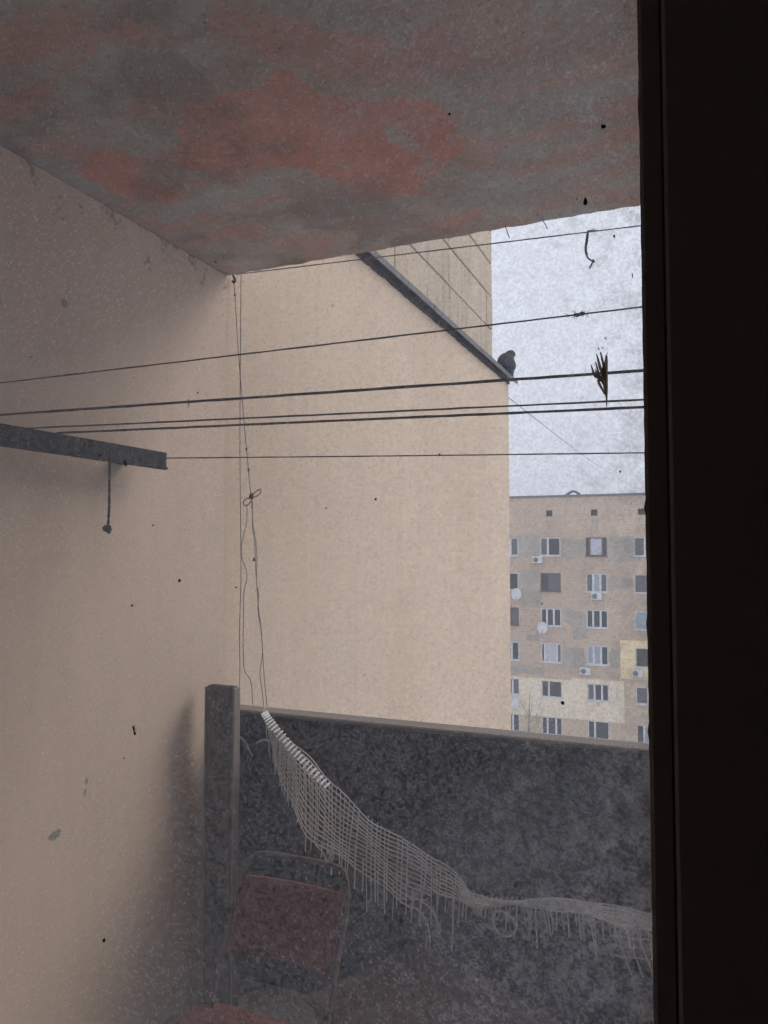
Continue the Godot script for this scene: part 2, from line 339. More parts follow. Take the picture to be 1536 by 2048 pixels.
func view_and_light() -> void:
	var cam := Camera3D.new()
	cam.name = "camera"; add_child(cam)
	cam.position = Vector3(0, 1.6, 0)
	cam.rotation_degrees = Vector3(2.7, 22.8, 0)
	cam.fov = rad_to_deg(2.0 * atan(1024.0 / 1500.0)); cam.near = 0.02; cam.far = 3000.0
	cam.current = true
	var env := Environment.new()
	env.background_mode = Environment.BG_SKY
	var sky := Sky.new(); var pano := PanoramaSkyMaterial.new()
	# an even overcast: a little brighter overhead, faint mottling of cloud
	var im := Image.create(512, 256, false, Image.FORMAT_RGBF)
	var n := field(3, 1.6, 4)
	for y in 256:
		var el := PI * (0.5 - (y + 0.5) / 256.0)
		var lift := 1.0 + 0.45 * maxf(sin(el), 0.0)
		for x in 512:
			var az := TAU * x / 512.0
			var d := Vector3(cos(el) * cos(az), sin(el), cos(el) * sin(az))
			var k := lift * (1.0 + 0.025 * n.get_noise_3dv(d * 0.8))
			im.set_pixel(x, y, Color(0.80 * k, 0.845 * k, 0.965 * k))
	pano.panorama = tex(im); sky.sky_material = pano
	env.sky = sky
	env.background_energy_multiplier = SKY_ENERGY
	env.tonemap_mode = Environment.TONE_MAPPER_LINEAR
	env.tonemap_exposure = EXPOSURE
	env.sdfgi_enabled = true; env.ssao_enabled = true; env.ssil_enabled = true
	env.fog_enabled = true; env.fog_density = 0.003; env.fog_light_color = Color(0.97, 0.98, 1.0)
	var we := WorldEnvironment.new(); we.name = "world_environment"; we.environment = env; add_child(we)
	var sun := DirectionalLight3D.new()
	sun.name = "sun"; add_child(sun)
	sun.light_energy = 0.5; sun.light_angular_distance = 30.0; sun.light_color = Color(1.0, 0.95, 0.89)
	sun.shadow_enabled = true
	sun.look_at_from_position(SUN_FROM, Vector3.ZERO)

func materials() -> void:
	M.grain_tex = grain(11, 0.06)
	M.plaster = mottled("beige_plaster", 21, 0.012, Color(0.50, 0.405, 0.335), Color(0.60, 0.495, 0.42), 0.5, 0.95, 0.0, 1.6)
	M.concrete = mottled("grey_concrete", 31, 0.02, Color(0.42, 0.40, 0.375), Color(0.58, 0.56, 0.53), 0.8, 0.95)
	M.parapet = mottled("dark_board", 41, 0.02, Color(0.014, 0.016, 0.019), Color(0.042, 0.044, 0.049), 1.2, 0.85, 0.0, 1.5)
	M.cap = mottled("grey_cap", 42, 0.02, Color(0.20, 0.175, 0.155), Color(0.27, 0.245, 0.22), 1.0, 0.8)
	M.plank = mottled("weathered_plank", 43, 0.02, Color(0.05, 0.046, 0.043), Color(0.13, 0.12, 0.11), 1.6, 0.85, 0.15, 1.7)
	M.steel = mottled("dull_steel", 44, 0.05, Color(0.016, 0.016, 0.018), Color(0.055, 0.054, 0.056), 3.0, 0.85, 0.0, 2.0)
	M.rope = mottled("old_cord", 45, 0.08, Color(0.035, 0.032, 0.032), Color(0.10, 0.093, 0.09), 14.0, 0.95, 0.0, 2.0)
	M.twine = mottled("grey_twine", 46, 0.08, Color(0.10, 0.105, 0.11), Color(0.24, 0.24, 0.24), 14.0, 0.95)
	M.tape = mottled("white_woven_tape", 47, 0.06, Color(0.82, 0.84, 0.87), Color(0.94, 0.95, 0.97), 8.0, 0.35)
	M.tape.backlight_enabled = true; M.tape.backlight = Color(0.6, 0.6, 0.6)
	M.ply = mottled("red_brown_plywood", 48, 0.02, Color(0.10, 0.026, 0.020), Color(0.17, 0.050, 0.038), 2.2, 0.75, 0.0, 1.5)
	M.tube = plain("dull_brass_tube", Color(0.10, 0.068, 0.050), 0.6)
	M.chest = mottled("red_brown_wood", 49, 0.02, Color(0.032, 0.019, 0.016), Color(0.066, 0.034, 0.028), 1.6, 0.8, 0.0, 1.8)
	M.flashing = mottled("weathered_flashing", 50, 0.03, Color(0.07, 0.075, 0.085), Color(0.20, 0.205, 0.215), 1.5, 0.6, 0.0, 1.7)
	M.frame_paint = mottled("dark_frame_paint", 51, 0.02, Color(0.42, 0.355, 0.34), Color(0.52, 0.45, 0.43), 5.0, 0.55, 0.0, 1.0)
	M.room_paint = mottled("room_paint", 52, 0.01, Color(0.68, 0.65, 0.60), Color(0.76, 0.73, 0.69), 0.7)
	M.soil = mottled("pale_bounce_ground", 53, 0.01, Color(0.45, 0.45, 0.46), Color(0.78, 0.79, 0.81), 0.05)  # unseen ground, made pale to bounce light up into the loggia
	M.bark = plain("grey_bark", Color(0.10, 0.085, 0.075), 0.95)
	M.feather = plain("slate_feather", Color(0.045, 0.055, 0.065), 0.8)
	M.cable = plain("black_cable", Color(0.05, 0.05, 0.055), 0.8)
	M.white_plastic = plain("white_plastic", Color(0.74, 0.74, 0.76), 0.45)
	M.floor_wood = mottled("pale_floorboards", 57, 0.02, Color(0.32, 0.24, 0.17), Color(0.42, 0.33, 0.24), 1.0)
	M.old_wood = plain("old_brown_wood", Color(0.12, 0.095, 0.085), 0.7)
	M.dark_glass = plain("window_glass", Color(0.035, 0.04, 0.045), 0.08)
	M.dim_glass = plain("window_glass_with_net_curtain", Color(0.12, 0.125, 0.13), 0.1)
	M.blue_glass = plain("pale_blue_window_glass", Color(0.36, 0.42, 0.48), 0.12)  # pale blue panes; a reflection is painted into this glass colour
	M.pale_board = plain("pale_blind", Color(0.58, 0.58, 0.63), 0.6)
	M.roof_edge = plain("grey_roof_edge", Color(0.15, 0.16, 0.18), 0.7)
	M.cream = mottled("cream_render", 54, 0.02, Color(0.89, 0.755, 0.57), Color(0.92, 0.79, 0.61), 0.1, 0.95)
	M.yellow = mottled("yellow_render", 55, 0.02, Color(0.90, 0.71, 0.42), Color(0.93, 0.75, 0.47), 0.1, 0.95)
	M.dark_hole = plain("dark_vent", Color(0.02, 0.02, 0.02), 0.9)
	M.dirt = plain("black_dirt", Color(0.012, 0.010, 0.009), 0.9)
	M.brown_paint = plain("dried_brown_paint", Color(0.055, 0.038, 0.033), 0.6)
	M.brown_paint.backlight_enabled = true; M.brown_paint.backlight = Color(1.05, 1.02, 1.0)
	M.putty = plain("old_putty", Color(0.45, 0.40, 0.33), 0.9)

func outdoors() -> void:
	var st := mb()
	poly(st, [Vector3(-260, -19.5, -420), Vector3(260, -19.5, -420), Vector3(260, -19.5, 60), Vector3(-260, -19.5, 60)], Vector3(0, -30, 0))
	structure(st, "ground", M.soil)
	# a bare tree whose top twigs reach up in front of the far block
	var at := Vector3(-9.75, -19.5, -46)
	var t := thing("bare_tree", at, "faint leafless tree rising in front of the far tiled block", "tree")
	var tr := mb()
	tube(tr, smooth_path([at, at + Vector3(0.1, 4, 0), at + Vector3(-0.05, 8, 0.1), at + Vector3(0.06, 12.4, 0)], 4), 0.13, 7, 0.008)
	build(tr, "trunk", M.bark, t)
	var cr := mb()
	for k in 22:
		var h := rng.randf_range(4.0, 11.6)
		var a := rng.randf() * TAU
		var l := (12.6 - h) * rng.randf_range(0.22, 0.34) + 0.25
		var p0 := at + Vector3(0, h, 0)
		var out_ := Vector3(cos(a), 0, sin(a))
		var p1 := p0 + out_ * l * 0.5 + Vector3(0, l * 0.5, 0)
		var p2 := p0 + out_ * l * 0.85 + Vector3(0, l * 1.25, 0)
		tube(cr, smooth_path([p0, p1, p2], 3), 0.008 + 0.007 * l, 5, 0.003)
		for j in 4:
			var q: Vector3 = p1.lerp(p2, rng.randf())
			tube(cr, [q, q + Vector3(rng.randf_range(-0.3, 0.3), rng.randf_range(0.15, 0.5), rng.randf_range(-0.3, 0.3)) * (0.5 + l * 0.5)], 0.006, 4, 0.003)
	build(cr, "crown", M.bark, t)
	# slack cable between the two blocks
	var cb := mb()
	var c0 := Vector3(-1.85, 3.2, -7.1); var c1 := Vector3(-4.996, 6.764, -57.9)
	var pts := []
	for k in 25:
		var f := k / 24.0
		pts.append(c0.lerp(c1, f) - Vector3(0, 1, 0) * 4.0 * f * (1.0 - f) * 0.25)
	tube(cb, pts, 0.004, 5)
	tag(build(cb, "overhead_cable", M.cable), "thin faint cable running from wall corner towards the far block", "cable")

func ceiling_texture() -> ImageTexture:
	# x -1.75..2.25, z -2.50..-0.60
	var w := 1280; var h := 608
	var grey := field(60, 3.0, 5); var fine := field(61, 26.0, 3); var warp := field(62, 9.0, 3)
	var rust := field(63, 2.6, 5); var speck := field(64, 60.0, 2); var wash := field(65, 1.3, 3)
	var boxes := []
	for p in RED_PAINT:
		var r := Rect2(p[0], Vector2.ZERO)
		for q in p: r = r.expand(q)
		boxes.append([r.grow(0.05), PackedVector2Array(p)])
	var o := PackedByteArray(); o.resize(w * h * 3)
	var i := 0
	for y in h:
		var z := -2.50 + 1.90 * (y + 0.5) / h
		for x in w:
			var px := -1.75 + 4.0 * (x + 0.5) / w
			var f := fine.get_noise_2d(px, z)
			var ws := 0.030
			var wx := warp.get_noise_2d(px, z) * ws + speck.get_noise_2d(px + 5.0, z) * 0.014 + f * 0.010; var wz := warp.get_noise_2d(px + 9.0, z) * ws + speck.get_noise_2d(px, z + 5.0) * 0.014 - f * 0.010
			var g := grey.get_noise_2d(px * 0.7, z * 1.6) * 0.5 + 0.5
			var tone := clampf(0.5 + wash.get_noise_2d(px * 1.6 + 4.0, z * 2.2) * 1.3 + f * 0.2, 0, 1)
			var c := Color(0.29, 0.23, 0.19).lerp(Color(0.32, 0.312, 0.28), tone).lerp(Color(0.50, 0.405, 0.34).lerp(Color(0.48, 0.472, 0.43), tone), clampf(g * 1.0 + f * 0.30, 0, 1))
			var pt := Vector2(px + wx, z + wz)
			var red := 0.0
			for b in boxes.size():
				if boxes[b][0].has_point(pt) and Geometry2D.is_point_in_polygon(pt, boxes[b][1]):
					var wear := rust.get_noise_2d(px * 2.2 + 7.0, z * 2.2) + f * 0.35 + speck.get_noise_2d(px + 2.0, z) * 0.25
					var hold: float = [0.42 - 0.30 * smoothstep(-1.0, -0.50, px), 0.20, 0.0, 0.05, 0.0, 0.1, 0.1, -0.05, -0.05][b]
					red = maxf(red, [0.92, 0.80, 0.50, 0.55, 0.50, 0.55, 0.50, 0.45, 0.40][b] * (1.0 - smoothstep(hold, hold + 0.45, wear)))
			var rs := rust.get_noise_2d((px * 0.8 + z * 0.5) * 1.0, (z * 2.1 - px * 0.5)) + f * 0.12
			if rs > 0.08: red = maxf(red, minf((rs - 0.08) * 3.0, 0.42))
			red *= clampf(0.86 + wash.get_noise_2d(px, z) * 0.35 + f * 0.35 + speck.get_noise_2d(px + 2.0, z) * 0.2, 0, 1)
			var rc := Color(0.56, 0.18, 0.11).lerp(Color(0.66, 0.25, 0.165), clampf(0.5 + grey.get_noise_2d(px + 3.0, z) + f * 0.3, 0, 1))
			c = c.lerp(rc, red)
			# dark brown ragged patches over the left end of the slab
			var darkening := wash.get_noise_2d(px * 1.3 + 11.0, z * 1.7) + grey.get_noise_2d(px * 2.0, z * 2.0) * 0.4 + f * 0.25
			if px < -0.7 and darkening > 0.02: c = c.lerp(Color(0.16, 0.115, 0.085), minf((darkening - 0.02) * 1.6, 0.5) * (1.0 if px < -0.9 else (-0.7 - px) * 5.0))
			var s := speck.get_noise_2d(px, z)
			if s > 0.52: c = c.lerp(Color(0.42, 0.40, 0.37), minf((s - 0.52) * 5.0, 0.7))
			elif s < -0.55: c = c.lerp(Color(0.05, 0.045, 0.04), minf((-0.55 - s) * 5.0, 0.7))
			c = c.linear_to_srgb()
			o[i] = clampi(int(c.r * 255), 0, 255); o[i + 1] = clampi(int(c.g * 255), 0, 255); o[i + 2] = clampi(int(c.b * 255), 0, 255)
			i += 3
	return tex(Image.create_from_data(w, h, false, Image.FORMAT_RGB8, o))

func loggia() -> void:
	var st := mb()
	box(st, Vector3(-1.95, -0.16, -2.52), Vector3(2.2, -0.001, -0.62), 0.0)
	structure(st, "loggia_floor", M.concrete)
	# the slab overhead, its front edge ragged
	var cm := StandardMaterial3D.new()
	cm.resource_name = "ceiling_old_paint"; cm.albedo_texture = ceiling_texture(); cm.roughness = 0.95; cm.metallic_specular = 0.3
	cm.heightmap_enabled = true; cm.heightmap_texture = M.grain_tex; cm.heightmap_scale = 0.25
	st = mb()
	var uv := func(p: Vector3) -> Vector2: return Vector2((p.x + 1.75) / 4.0, (p.z + 2.50) / 1.90)
	var nx := 300; var prev := Vector3.ZERO; var prevb := Vector3.ZERO; var prevt := Vector3.ZERO
	var edge := field(70, 5.0, 4); var sag := field(71, 1.2, 2)
	for i in nx + 1:
		var x := -1.70 + 3.90 * i / nx
		var zf := -2.442 + edge.get_noise_1d(x * 3.0) * 0.006 + (0.012 * smoothstep(-1.7, -0.1, x))
		var a := Vector3(x, 2.67 + 0.004 * edge.get_noise_1d(x * 2.0 + 50.0), zf); var b := Vector3(x, 2.67, -0.60); var t := Vector3(x, 2.87, zf - 0.01)
		if i > 0:
			var ins := Vector3(x, 2.77, -1.5)
			poly(st, [prev, a, b, prevb], ins, [uv.call(prev), uv.call(a), uv.call(b), uv.call(prevb)])
			poly(st, [prev, a, t, prevt], ins, [uv.call(prev), uv.call(a), uv.call(a), uv.call(prev)])
		prev = a; prevb = b; prevt = t
	poly(st, [Vector3(-1.70, 2.87, -2.44), Vector3(2.2, 2.87, -2.44), Vector3(2.2, 2.87, -0.6), Vector3(-1.7, 2.87, -0.6)], Vector3(0, 2.7, -1.5), [Vector2(0, 0), Vector2(1, 0), Vector2(1, 1), Vector2(0, 1)])
	structure(st, "loggia_ceiling", cm)
	# short stubs of wire left in the slab edge
	for p in [[Vector3(-0.576, 2.668, -2.41), Vector3(-0.571, 2.648, -2.415), Vector3(-0.562, 2.625, -2.41)], [Vector3(-0.462, 2.668, -2.36), Vector3(-0.447, 2.655, -2.40), Vector3(-0.440, 2.640, -2.425)]]:
		st = mb()
		tube(st, smooth_path(p, 4), 0.0016, 5)
		var first: bool = p[0].x < -0.5
		tag(build(st, "wire_stub", M.twine), "tiny dark wire stub under the ceiling edge, " + ("nearer the tall side wall" if first else "farther right, over open sky"), "wire", "wire stubs in the ceiling edge")
	# end wall on the right, outside the picture
	st = mb()
	box(st, Vector3(2.2, -0.16, -2.52), Vector3(2.4, 2.87, -0.42), 0.0)
	structure(st, "wall_end", M.plaster)
	# parapet: one dark board with a grey cap strip
	var par := thing("parapet", Vector3(0.25, 0, -2.48), "dark grey board parapet along the outer edge of the loggia", "parapet")
	st = mb()
	box(st, Vector3(-1.675, 0.0, -2.518), Vector3(2.19, 0.972, -2.442), 0.003)
	build(st, "board", M.parapet, par)
	st = mb()
	box(st, Vector3(-1.675, 0.9725, -2.522), Vector3(2.19, 0.986, -2.438), 0.004)
	var cap := build(st, "cap_strip", M.cap, par)
	cap.set_meta("label", "thin paler strip along the top of the parapet")

func wall_texture() -> ImageTexture:
	# loggia side of the wall: z -2.43..-0.62 across, y 0..2.67 up
	var w := 720; var h := 1024
	var n1 := field(80, 1.2, 4); var n2 := field(81, 18.0, 3); var n3 := field(82, 5.0, 4); var n4 := field(83, 45.0, 2)
	var chips := [[-1.627, 0.790, 0.022, 0.011], [-1.737, 0.875, 0.006, 0.010], [-1.742, 0.907, 0.006, 0.008], [-1.40, 2.25, 0.008, 0.02], [-1.62, 2.31, 0.01, 0.012], [-2.20, 2.12, 0.006, 0.02]]
	var o := PackedByteArray(); o.resize(w * h * 3)
	var i := 0
	for y in h:
		var py := 2.67 * (1.0 - (y + 0.5) / h)
		for x in w:
			var z := -2.43 + 1.81 * (x + 0.5) / w
			var a := clampf(0.5 + n1.get_noise_2d(z, py * 0.5) * 0.8 + n3.get_noise_2d(z * 2.5, py * 0.3) * 0.35 + n2.get_noise_2d(z, py) * 0.10, 0, 1)
			var c := Color(0.63, 0.50, 0.40).lerp(Color(0.69, 0.555, 0.45), a)
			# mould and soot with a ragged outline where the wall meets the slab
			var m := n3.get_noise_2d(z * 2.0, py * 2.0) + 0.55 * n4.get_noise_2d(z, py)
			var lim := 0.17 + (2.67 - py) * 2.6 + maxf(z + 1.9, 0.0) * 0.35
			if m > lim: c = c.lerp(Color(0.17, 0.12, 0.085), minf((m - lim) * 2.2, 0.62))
			for q in chips:
				var d: float = Vector2((z - q[0]) / q[2], (py - q[1]) / q[3]).length() + n2.get_noise_2d(z * 3.0, py * 3.0) * 0.7
				if d < 1.0: c = Color(0.27, 0.265, 0.255)
			c = c.linear_to_srgb()
			o[i] = int(c.r * 255); o[i + 1] = int(c.g * 255); o[i + 2] = int(c.b * 255)
			i += 3
	return tex(Image.create_from_data(w, h, false, Image.FORMAT_RGB8, o))

func streaked(seed_: int, w: int, h: int, wm: float, hm: float, a: Color, b: Color, drip: Color, many: float) -> ImageTexture:
	# render or panel colour with faint vertical run-off streaks
	var n1 := field(seed_, 0.6, 4); var n2 := field(seed_ + 1, 14.0, 3); var run := field(seed_ + 2, 3.0, 4); var breaks := field(seed_ + 3, 0.9, 3)
	var o := PackedByteArray(); o.resize(w * h * 3)
	var i := 0
	for y in h:
		var py := hm * y / h
		for x in w:
			var px := wm * x / w
			var s := run.get_noise_2d(px * 3.0, py * 0.10)
			var k := clampf(0.5 + n1.get_noise_2d(px, py * 0.6) * 0.9 + s * 0.35 + n2.get_noise_2d(px, py) * 0.08, 0, 1)
			var c := a.lerp(b, k)
			var d := absf(run.get_noise_2d(px * 5.0 + 40.0, py * 0.03))
			if d < 0.05 * many and breaks.get_noise_2d(px * 4.0, py) > 0.02: c = c.lerp(drip, (1.0 - d / (0.05 * many)) * 0.55)
			c = c.linear_to_srgb()
			o[i] = int(c.r * 255); o[i + 1] = int(c.g * 255); o[i + 2] = int(c.b * 255)
			i += 3
	return tex(Image.create_from_data(w, h, false, Image.FORMAT_RGB8, o))

func side_wall() -> void:
	var base := Vector3(-1.9, -19.5, -4.5)
	var t := thing("side_wall", base, "tall beige plastered wall beside the loggia, running out past its ceiling", "wall")
	var m := StandardMaterial3D.new()
	m.resource_name = "loggia_plaster"; m.albedo_texture = wall_texture(); m.roughness = 0.95; m.metallic_specular = 0.3
	var st := mb()
	box(st, Vector3(-2.1, 0.0, -2.43), Vector3(-1.69, 2.668, -0.62), 0.004, func(p: Vector3) -> Vector2: return Vector2((p.z + 2.43) / 1.81, 1.0 - p.y / 2.67))
	build(st, "loggia_face", m, t)
	var mo := StandardMaterial3D.new()
	mo.resource_name = "outer_plaster"; mo.roughness = 0.95; mo.metallic_specular = 0.3
	mo.albedo_texture = streaked(90, 640, 640, 4.8, 4.8, Color(0.585, 0.463, 0.355), Color(0.645, 0.518, 0.405), Color(0.42, 0.33, 0.26), 0.0)
	st = mb()
	box(st, Vector3(-2.3, -19.5, -7.2), Vector3(-1.70, 3.215, -2.432), 0.006, func(p: Vector3) -> Vector2: return Vector2((p.z + 7.2) / 4.8, (3.215 - p.y) / 4.8))
	build(st, "outer_face", mo, t)
	# sheet-metal flashing over the edge of the plaster, in overlapping lengths with a turned-down lip
	var zs := [-2.43, -3.62, -4.80, -6.02, -7.36]
	for k in 4:
		st = mb()
		var lift := 0.002 * (k % 2)
		var prof := [Vector2(-1.645, 3.222 + lift), Vector2(-1.653, 3.225 + lift), Vector2(-1.658, 3.252 + lift), Vector2(-1.879, 3.285 + lift), Vector2(-1.879, 3.30 + lift), Vector2(-1.645, 3.262 + lift)]
		for j in prof.size():
			var a: Vector2 = prof[j]; var b: Vector2 = prof[(j + 1) % prof.size()]
			var z0: float = zs[k] ; var z1: float = zs[k + 1] - (0.02 if k < 3 else 0.0)
			poly(st, [Vector3(a.x, a.y, z0), Vector3(b.x, b.y, z0), Vector3(b.x, b.y, z1), Vector3(a.x, a.y, z1)], Vector3(-1.70, 3.262 + lift, (z0 + z1) / 2.0))
		for z in [zs[k], zs[k + 1] - (0.02 if k < 3 else 0.0)]:
			var capf := []
			for q in [2, 3, 4, 5]: capf.append(Vector3(prof[q].x, prof[q].y, z))
			poly(st, capf, Vector3(-1.7, 3.26, (zs[k] + zs[k + 1]) / 2.0))
			capf = []
			for q in [0, 1, 2, 5]: capf.append(Vector3(prof[q].x, prof[q].y, z))
			poly(st, capf, Vector3(-1.7, 3.26, (zs[k] + zs[k + 1]) / 2.0))
		build(st, "flashing", M.flashing, t)
	# dark ragged fringe along the wall under the flashing
	st = mb()
	var rag := field(95, 8.0, 3)
	var pz := -2.44; 
	for k in 160:
		var z0 := -2.44 - 4.74 * k / 160.0; var z1 := -2.44 - 4.74 * (k + 1) / 160.0
		var y0 := 3.198 + 0.012 * rag.get_noise_1d(z0 * 4.0); var y1 := 3.198 + 0.012 * rag.get_noise_1d(z1 * 4.0)
		poly(st, [Vector3(-1.684, y0, z0), Vector3(-1.684, y1, z1), Vector3(-1.684, 3.236, z1), Vector3(-1.684, 3.236, z0)], Vector3(-1.8, 3.2, z0))
		poly(st, [Vector3(-1.684, y0, z0), Vector3(-1.684, y1, z1), Vector3(-1.702, y1 - 0.004, z1), Vector3(-1.702, y0 - 0.004, z0)], Vector3(-1.7, 3.4, z0))
	build(st, "dark_fringe", M.steel, t)
	# the older panel cladding above: each panel is a piece
	var mp := StandardMaterial3D.new()
	mp.resource_name = "old_panels"; mp.roughness = 0.9; mp.metallic_specular = 0.3
	mp.albedo_texture = streaked(100, 640, 384, 5.0, 3.0, Color(0.49, 0.40, 0.31), Color(0.57, 0.475, 0.38), Color(0.20, 0.185, 0.17), 3.0)
	st = mb()
	box(st, Vector3(-2.5, 3.10, -7.27), Vector3(-1.905, 6.1, -2.2), 0.0)
	build(st, "backing", M.concrete, t)
	for r in 9:
		var y0 := 3.44 + 0.335 * (r - 1) + 0.007; var y1 := 3.44 + 0.335 * r - 0.007
		for k in 5:
			var z0: float = -7.285 + [0.0, 0.22, 1.42, 2.62, 3.82][k] + 0.004; var z1: float = -7.285 + [0.22, 1.42, 2.62, 3.82, 5.05][k] - 0.004
			st = mb()
			var out_ := -1.880 + rng.randf_range(-0.003, 0.003)
			box(st, Vector3(-1.904, y0, z0), Vector3(out_, y1, z1), 0.005, func(p: Vector3) -> Vector2: return Vector2((p.z + 7.3) / 5.0, (6.2 - p.y) / 3.0))
			build(st, "panel", mp, t)

func facade_texture() -> ImageTexture:
	# far facade: x -20..22, y -19.5..5.6; tile courses 0.2 m high with grey joints, and bare grey render
	var w := 1536; var h := 1280
	var n1 := field(110, 0.10, 4); var n2 := field(111, 2.4, 3); var warp := field(112, 0.9, 3); var st_ := field(113, 1.1, 3)
	var boxes := []
	for p in BARE_RENDER:
		var r := Rect2(p[0], Vector2.ZERO)
		for q in p: r = r.expand(q)
		boxes.append([r.grow(0.3), PackedVector2Array(p)])
	var o := PackedByteArray(); o.resize(w * h * 3)
	var row_tone := []
	for k in 140: row_tone.append(rng.randf_range(-0.12, 0.12))
	var i := 0
	for y in h:
		var py := 5.6 - 25.1 * (y + 0.5) / h
		var course := int(floor((5.6 - py) / 0.21))
		var in_course := fmod((5.6 - py) / 0.21, 1.0)
		for x in w:
			var px := -20.0 + 42.0 * (x + 0.5) / w
			var f := n2.get_noise_2d(px, py)
			var k := clampf(0.5 + n1.get_noise_2d(px, py) * 1.1 + f * 0.25 + row_tone[course], 0, 1)
			var c := Color(0.58, 0.44, 0.325).lerp(Color(0.68, 0.53, 0.40), k)
			if py < -8.0: c = c.lerp(Color(0.70, 0.56, 0.395), 0.6)
			if in_course < 0.18: c = c.lerp(Color(0.33, 0.29, 0.25), 0.45)
			var pt := Vector2(px, py) + Vector2(warp.get_noise_2d(px, py), warp.get_noise_2d(px + 20.0, py)) * 0.22
			for b in boxes:
				if b[0].has_point(pt) and Geometry2D.is_point_in_polygon(pt, b[1]):
					c = Color(0.40, 0.355, 0.295).lerp(Color(0.52, 0.465, 0.39), clampf(0.5 + n1.get_noise_2d(px * 4.0, py * 4.0) + f * 0.4, 0, 1))
			# run-off stains below the two vents
			for v in [-10.605, -7.259]:
				if absf(px - v) < 0.28 and py < 4.1 and py > 2.4 and st_.get_noise_2d(px * 6.0, py * 0.5) > -0.05: c = c.lerp(Color(0.20, 0.18, 0.16), 0.30)
			c = c.linear_to_srgb()
			o[i] = int(c.r * 255); o[i + 1] = int(c.g * 255); o[i + 2] = int(c.b * 255)
			i += 3
	return tex(Image.create_from_data(w, h, false, Image.FORMAT_RGB8, o))

var pane_mesh := {}
func far_window(b: Node3D, x: float, y: float, w: float, h: float, z: float, splits: Array, frame_m: Material, glass: Array) -> void:
	# frame with its mullions, one pane per light, and a sill
	var st := mb()
	var fz := z - 0.02; var bz := z - 0.10
	var f := 0.075
	box(st, Vector3(x, y, bz), Vector3(x + w, y + f, fz), 0.01)
	box(st, Vector3(x, y + h - f, bz), Vector3(x + w, y + h, fz), 0.01)
	box(st, Vector3(x, y + f, bz), Vector3(x + f, y + h - f, fz), 0.01)
	box(st, Vector3(x + w - f, y + f, bz), Vector3(x + w, y + h - f, fz), 0.01)
	for s in splits:
		box(st, Vector3(x + w * s - 0.07, y + f, bz), Vector3(x + w * s + 0.07, y + h - f, fz - 0.004), 0.01)
	var win := build(st, "window", frame_m, b)
	var cuts := [0.0] + splits + [1.0]
	for k in cuts.size() - 1:
		st = mb()
		var x0: float = x + w * cuts[k] + (f if k == 0 else 0.07); var x1: float = x + w * cuts[k + 1] - (f if k == cuts.size() - 2 else 0.07)
		box(st, Vector3(x0, y + f, bz - 0.02), Vector3(x1, y + h - f, bz + 0.03), 0.0)
		build(st, "pane", glass[k % glass.size()], win)
	st = mb()
	box(st, Vector3(x - 0.06, y - 0.07, z - 0.10), Vector3(x + w + 0.06, y - 0.002, z + 0.10), 0.01)
	build(st, "sill", frame_m, win)

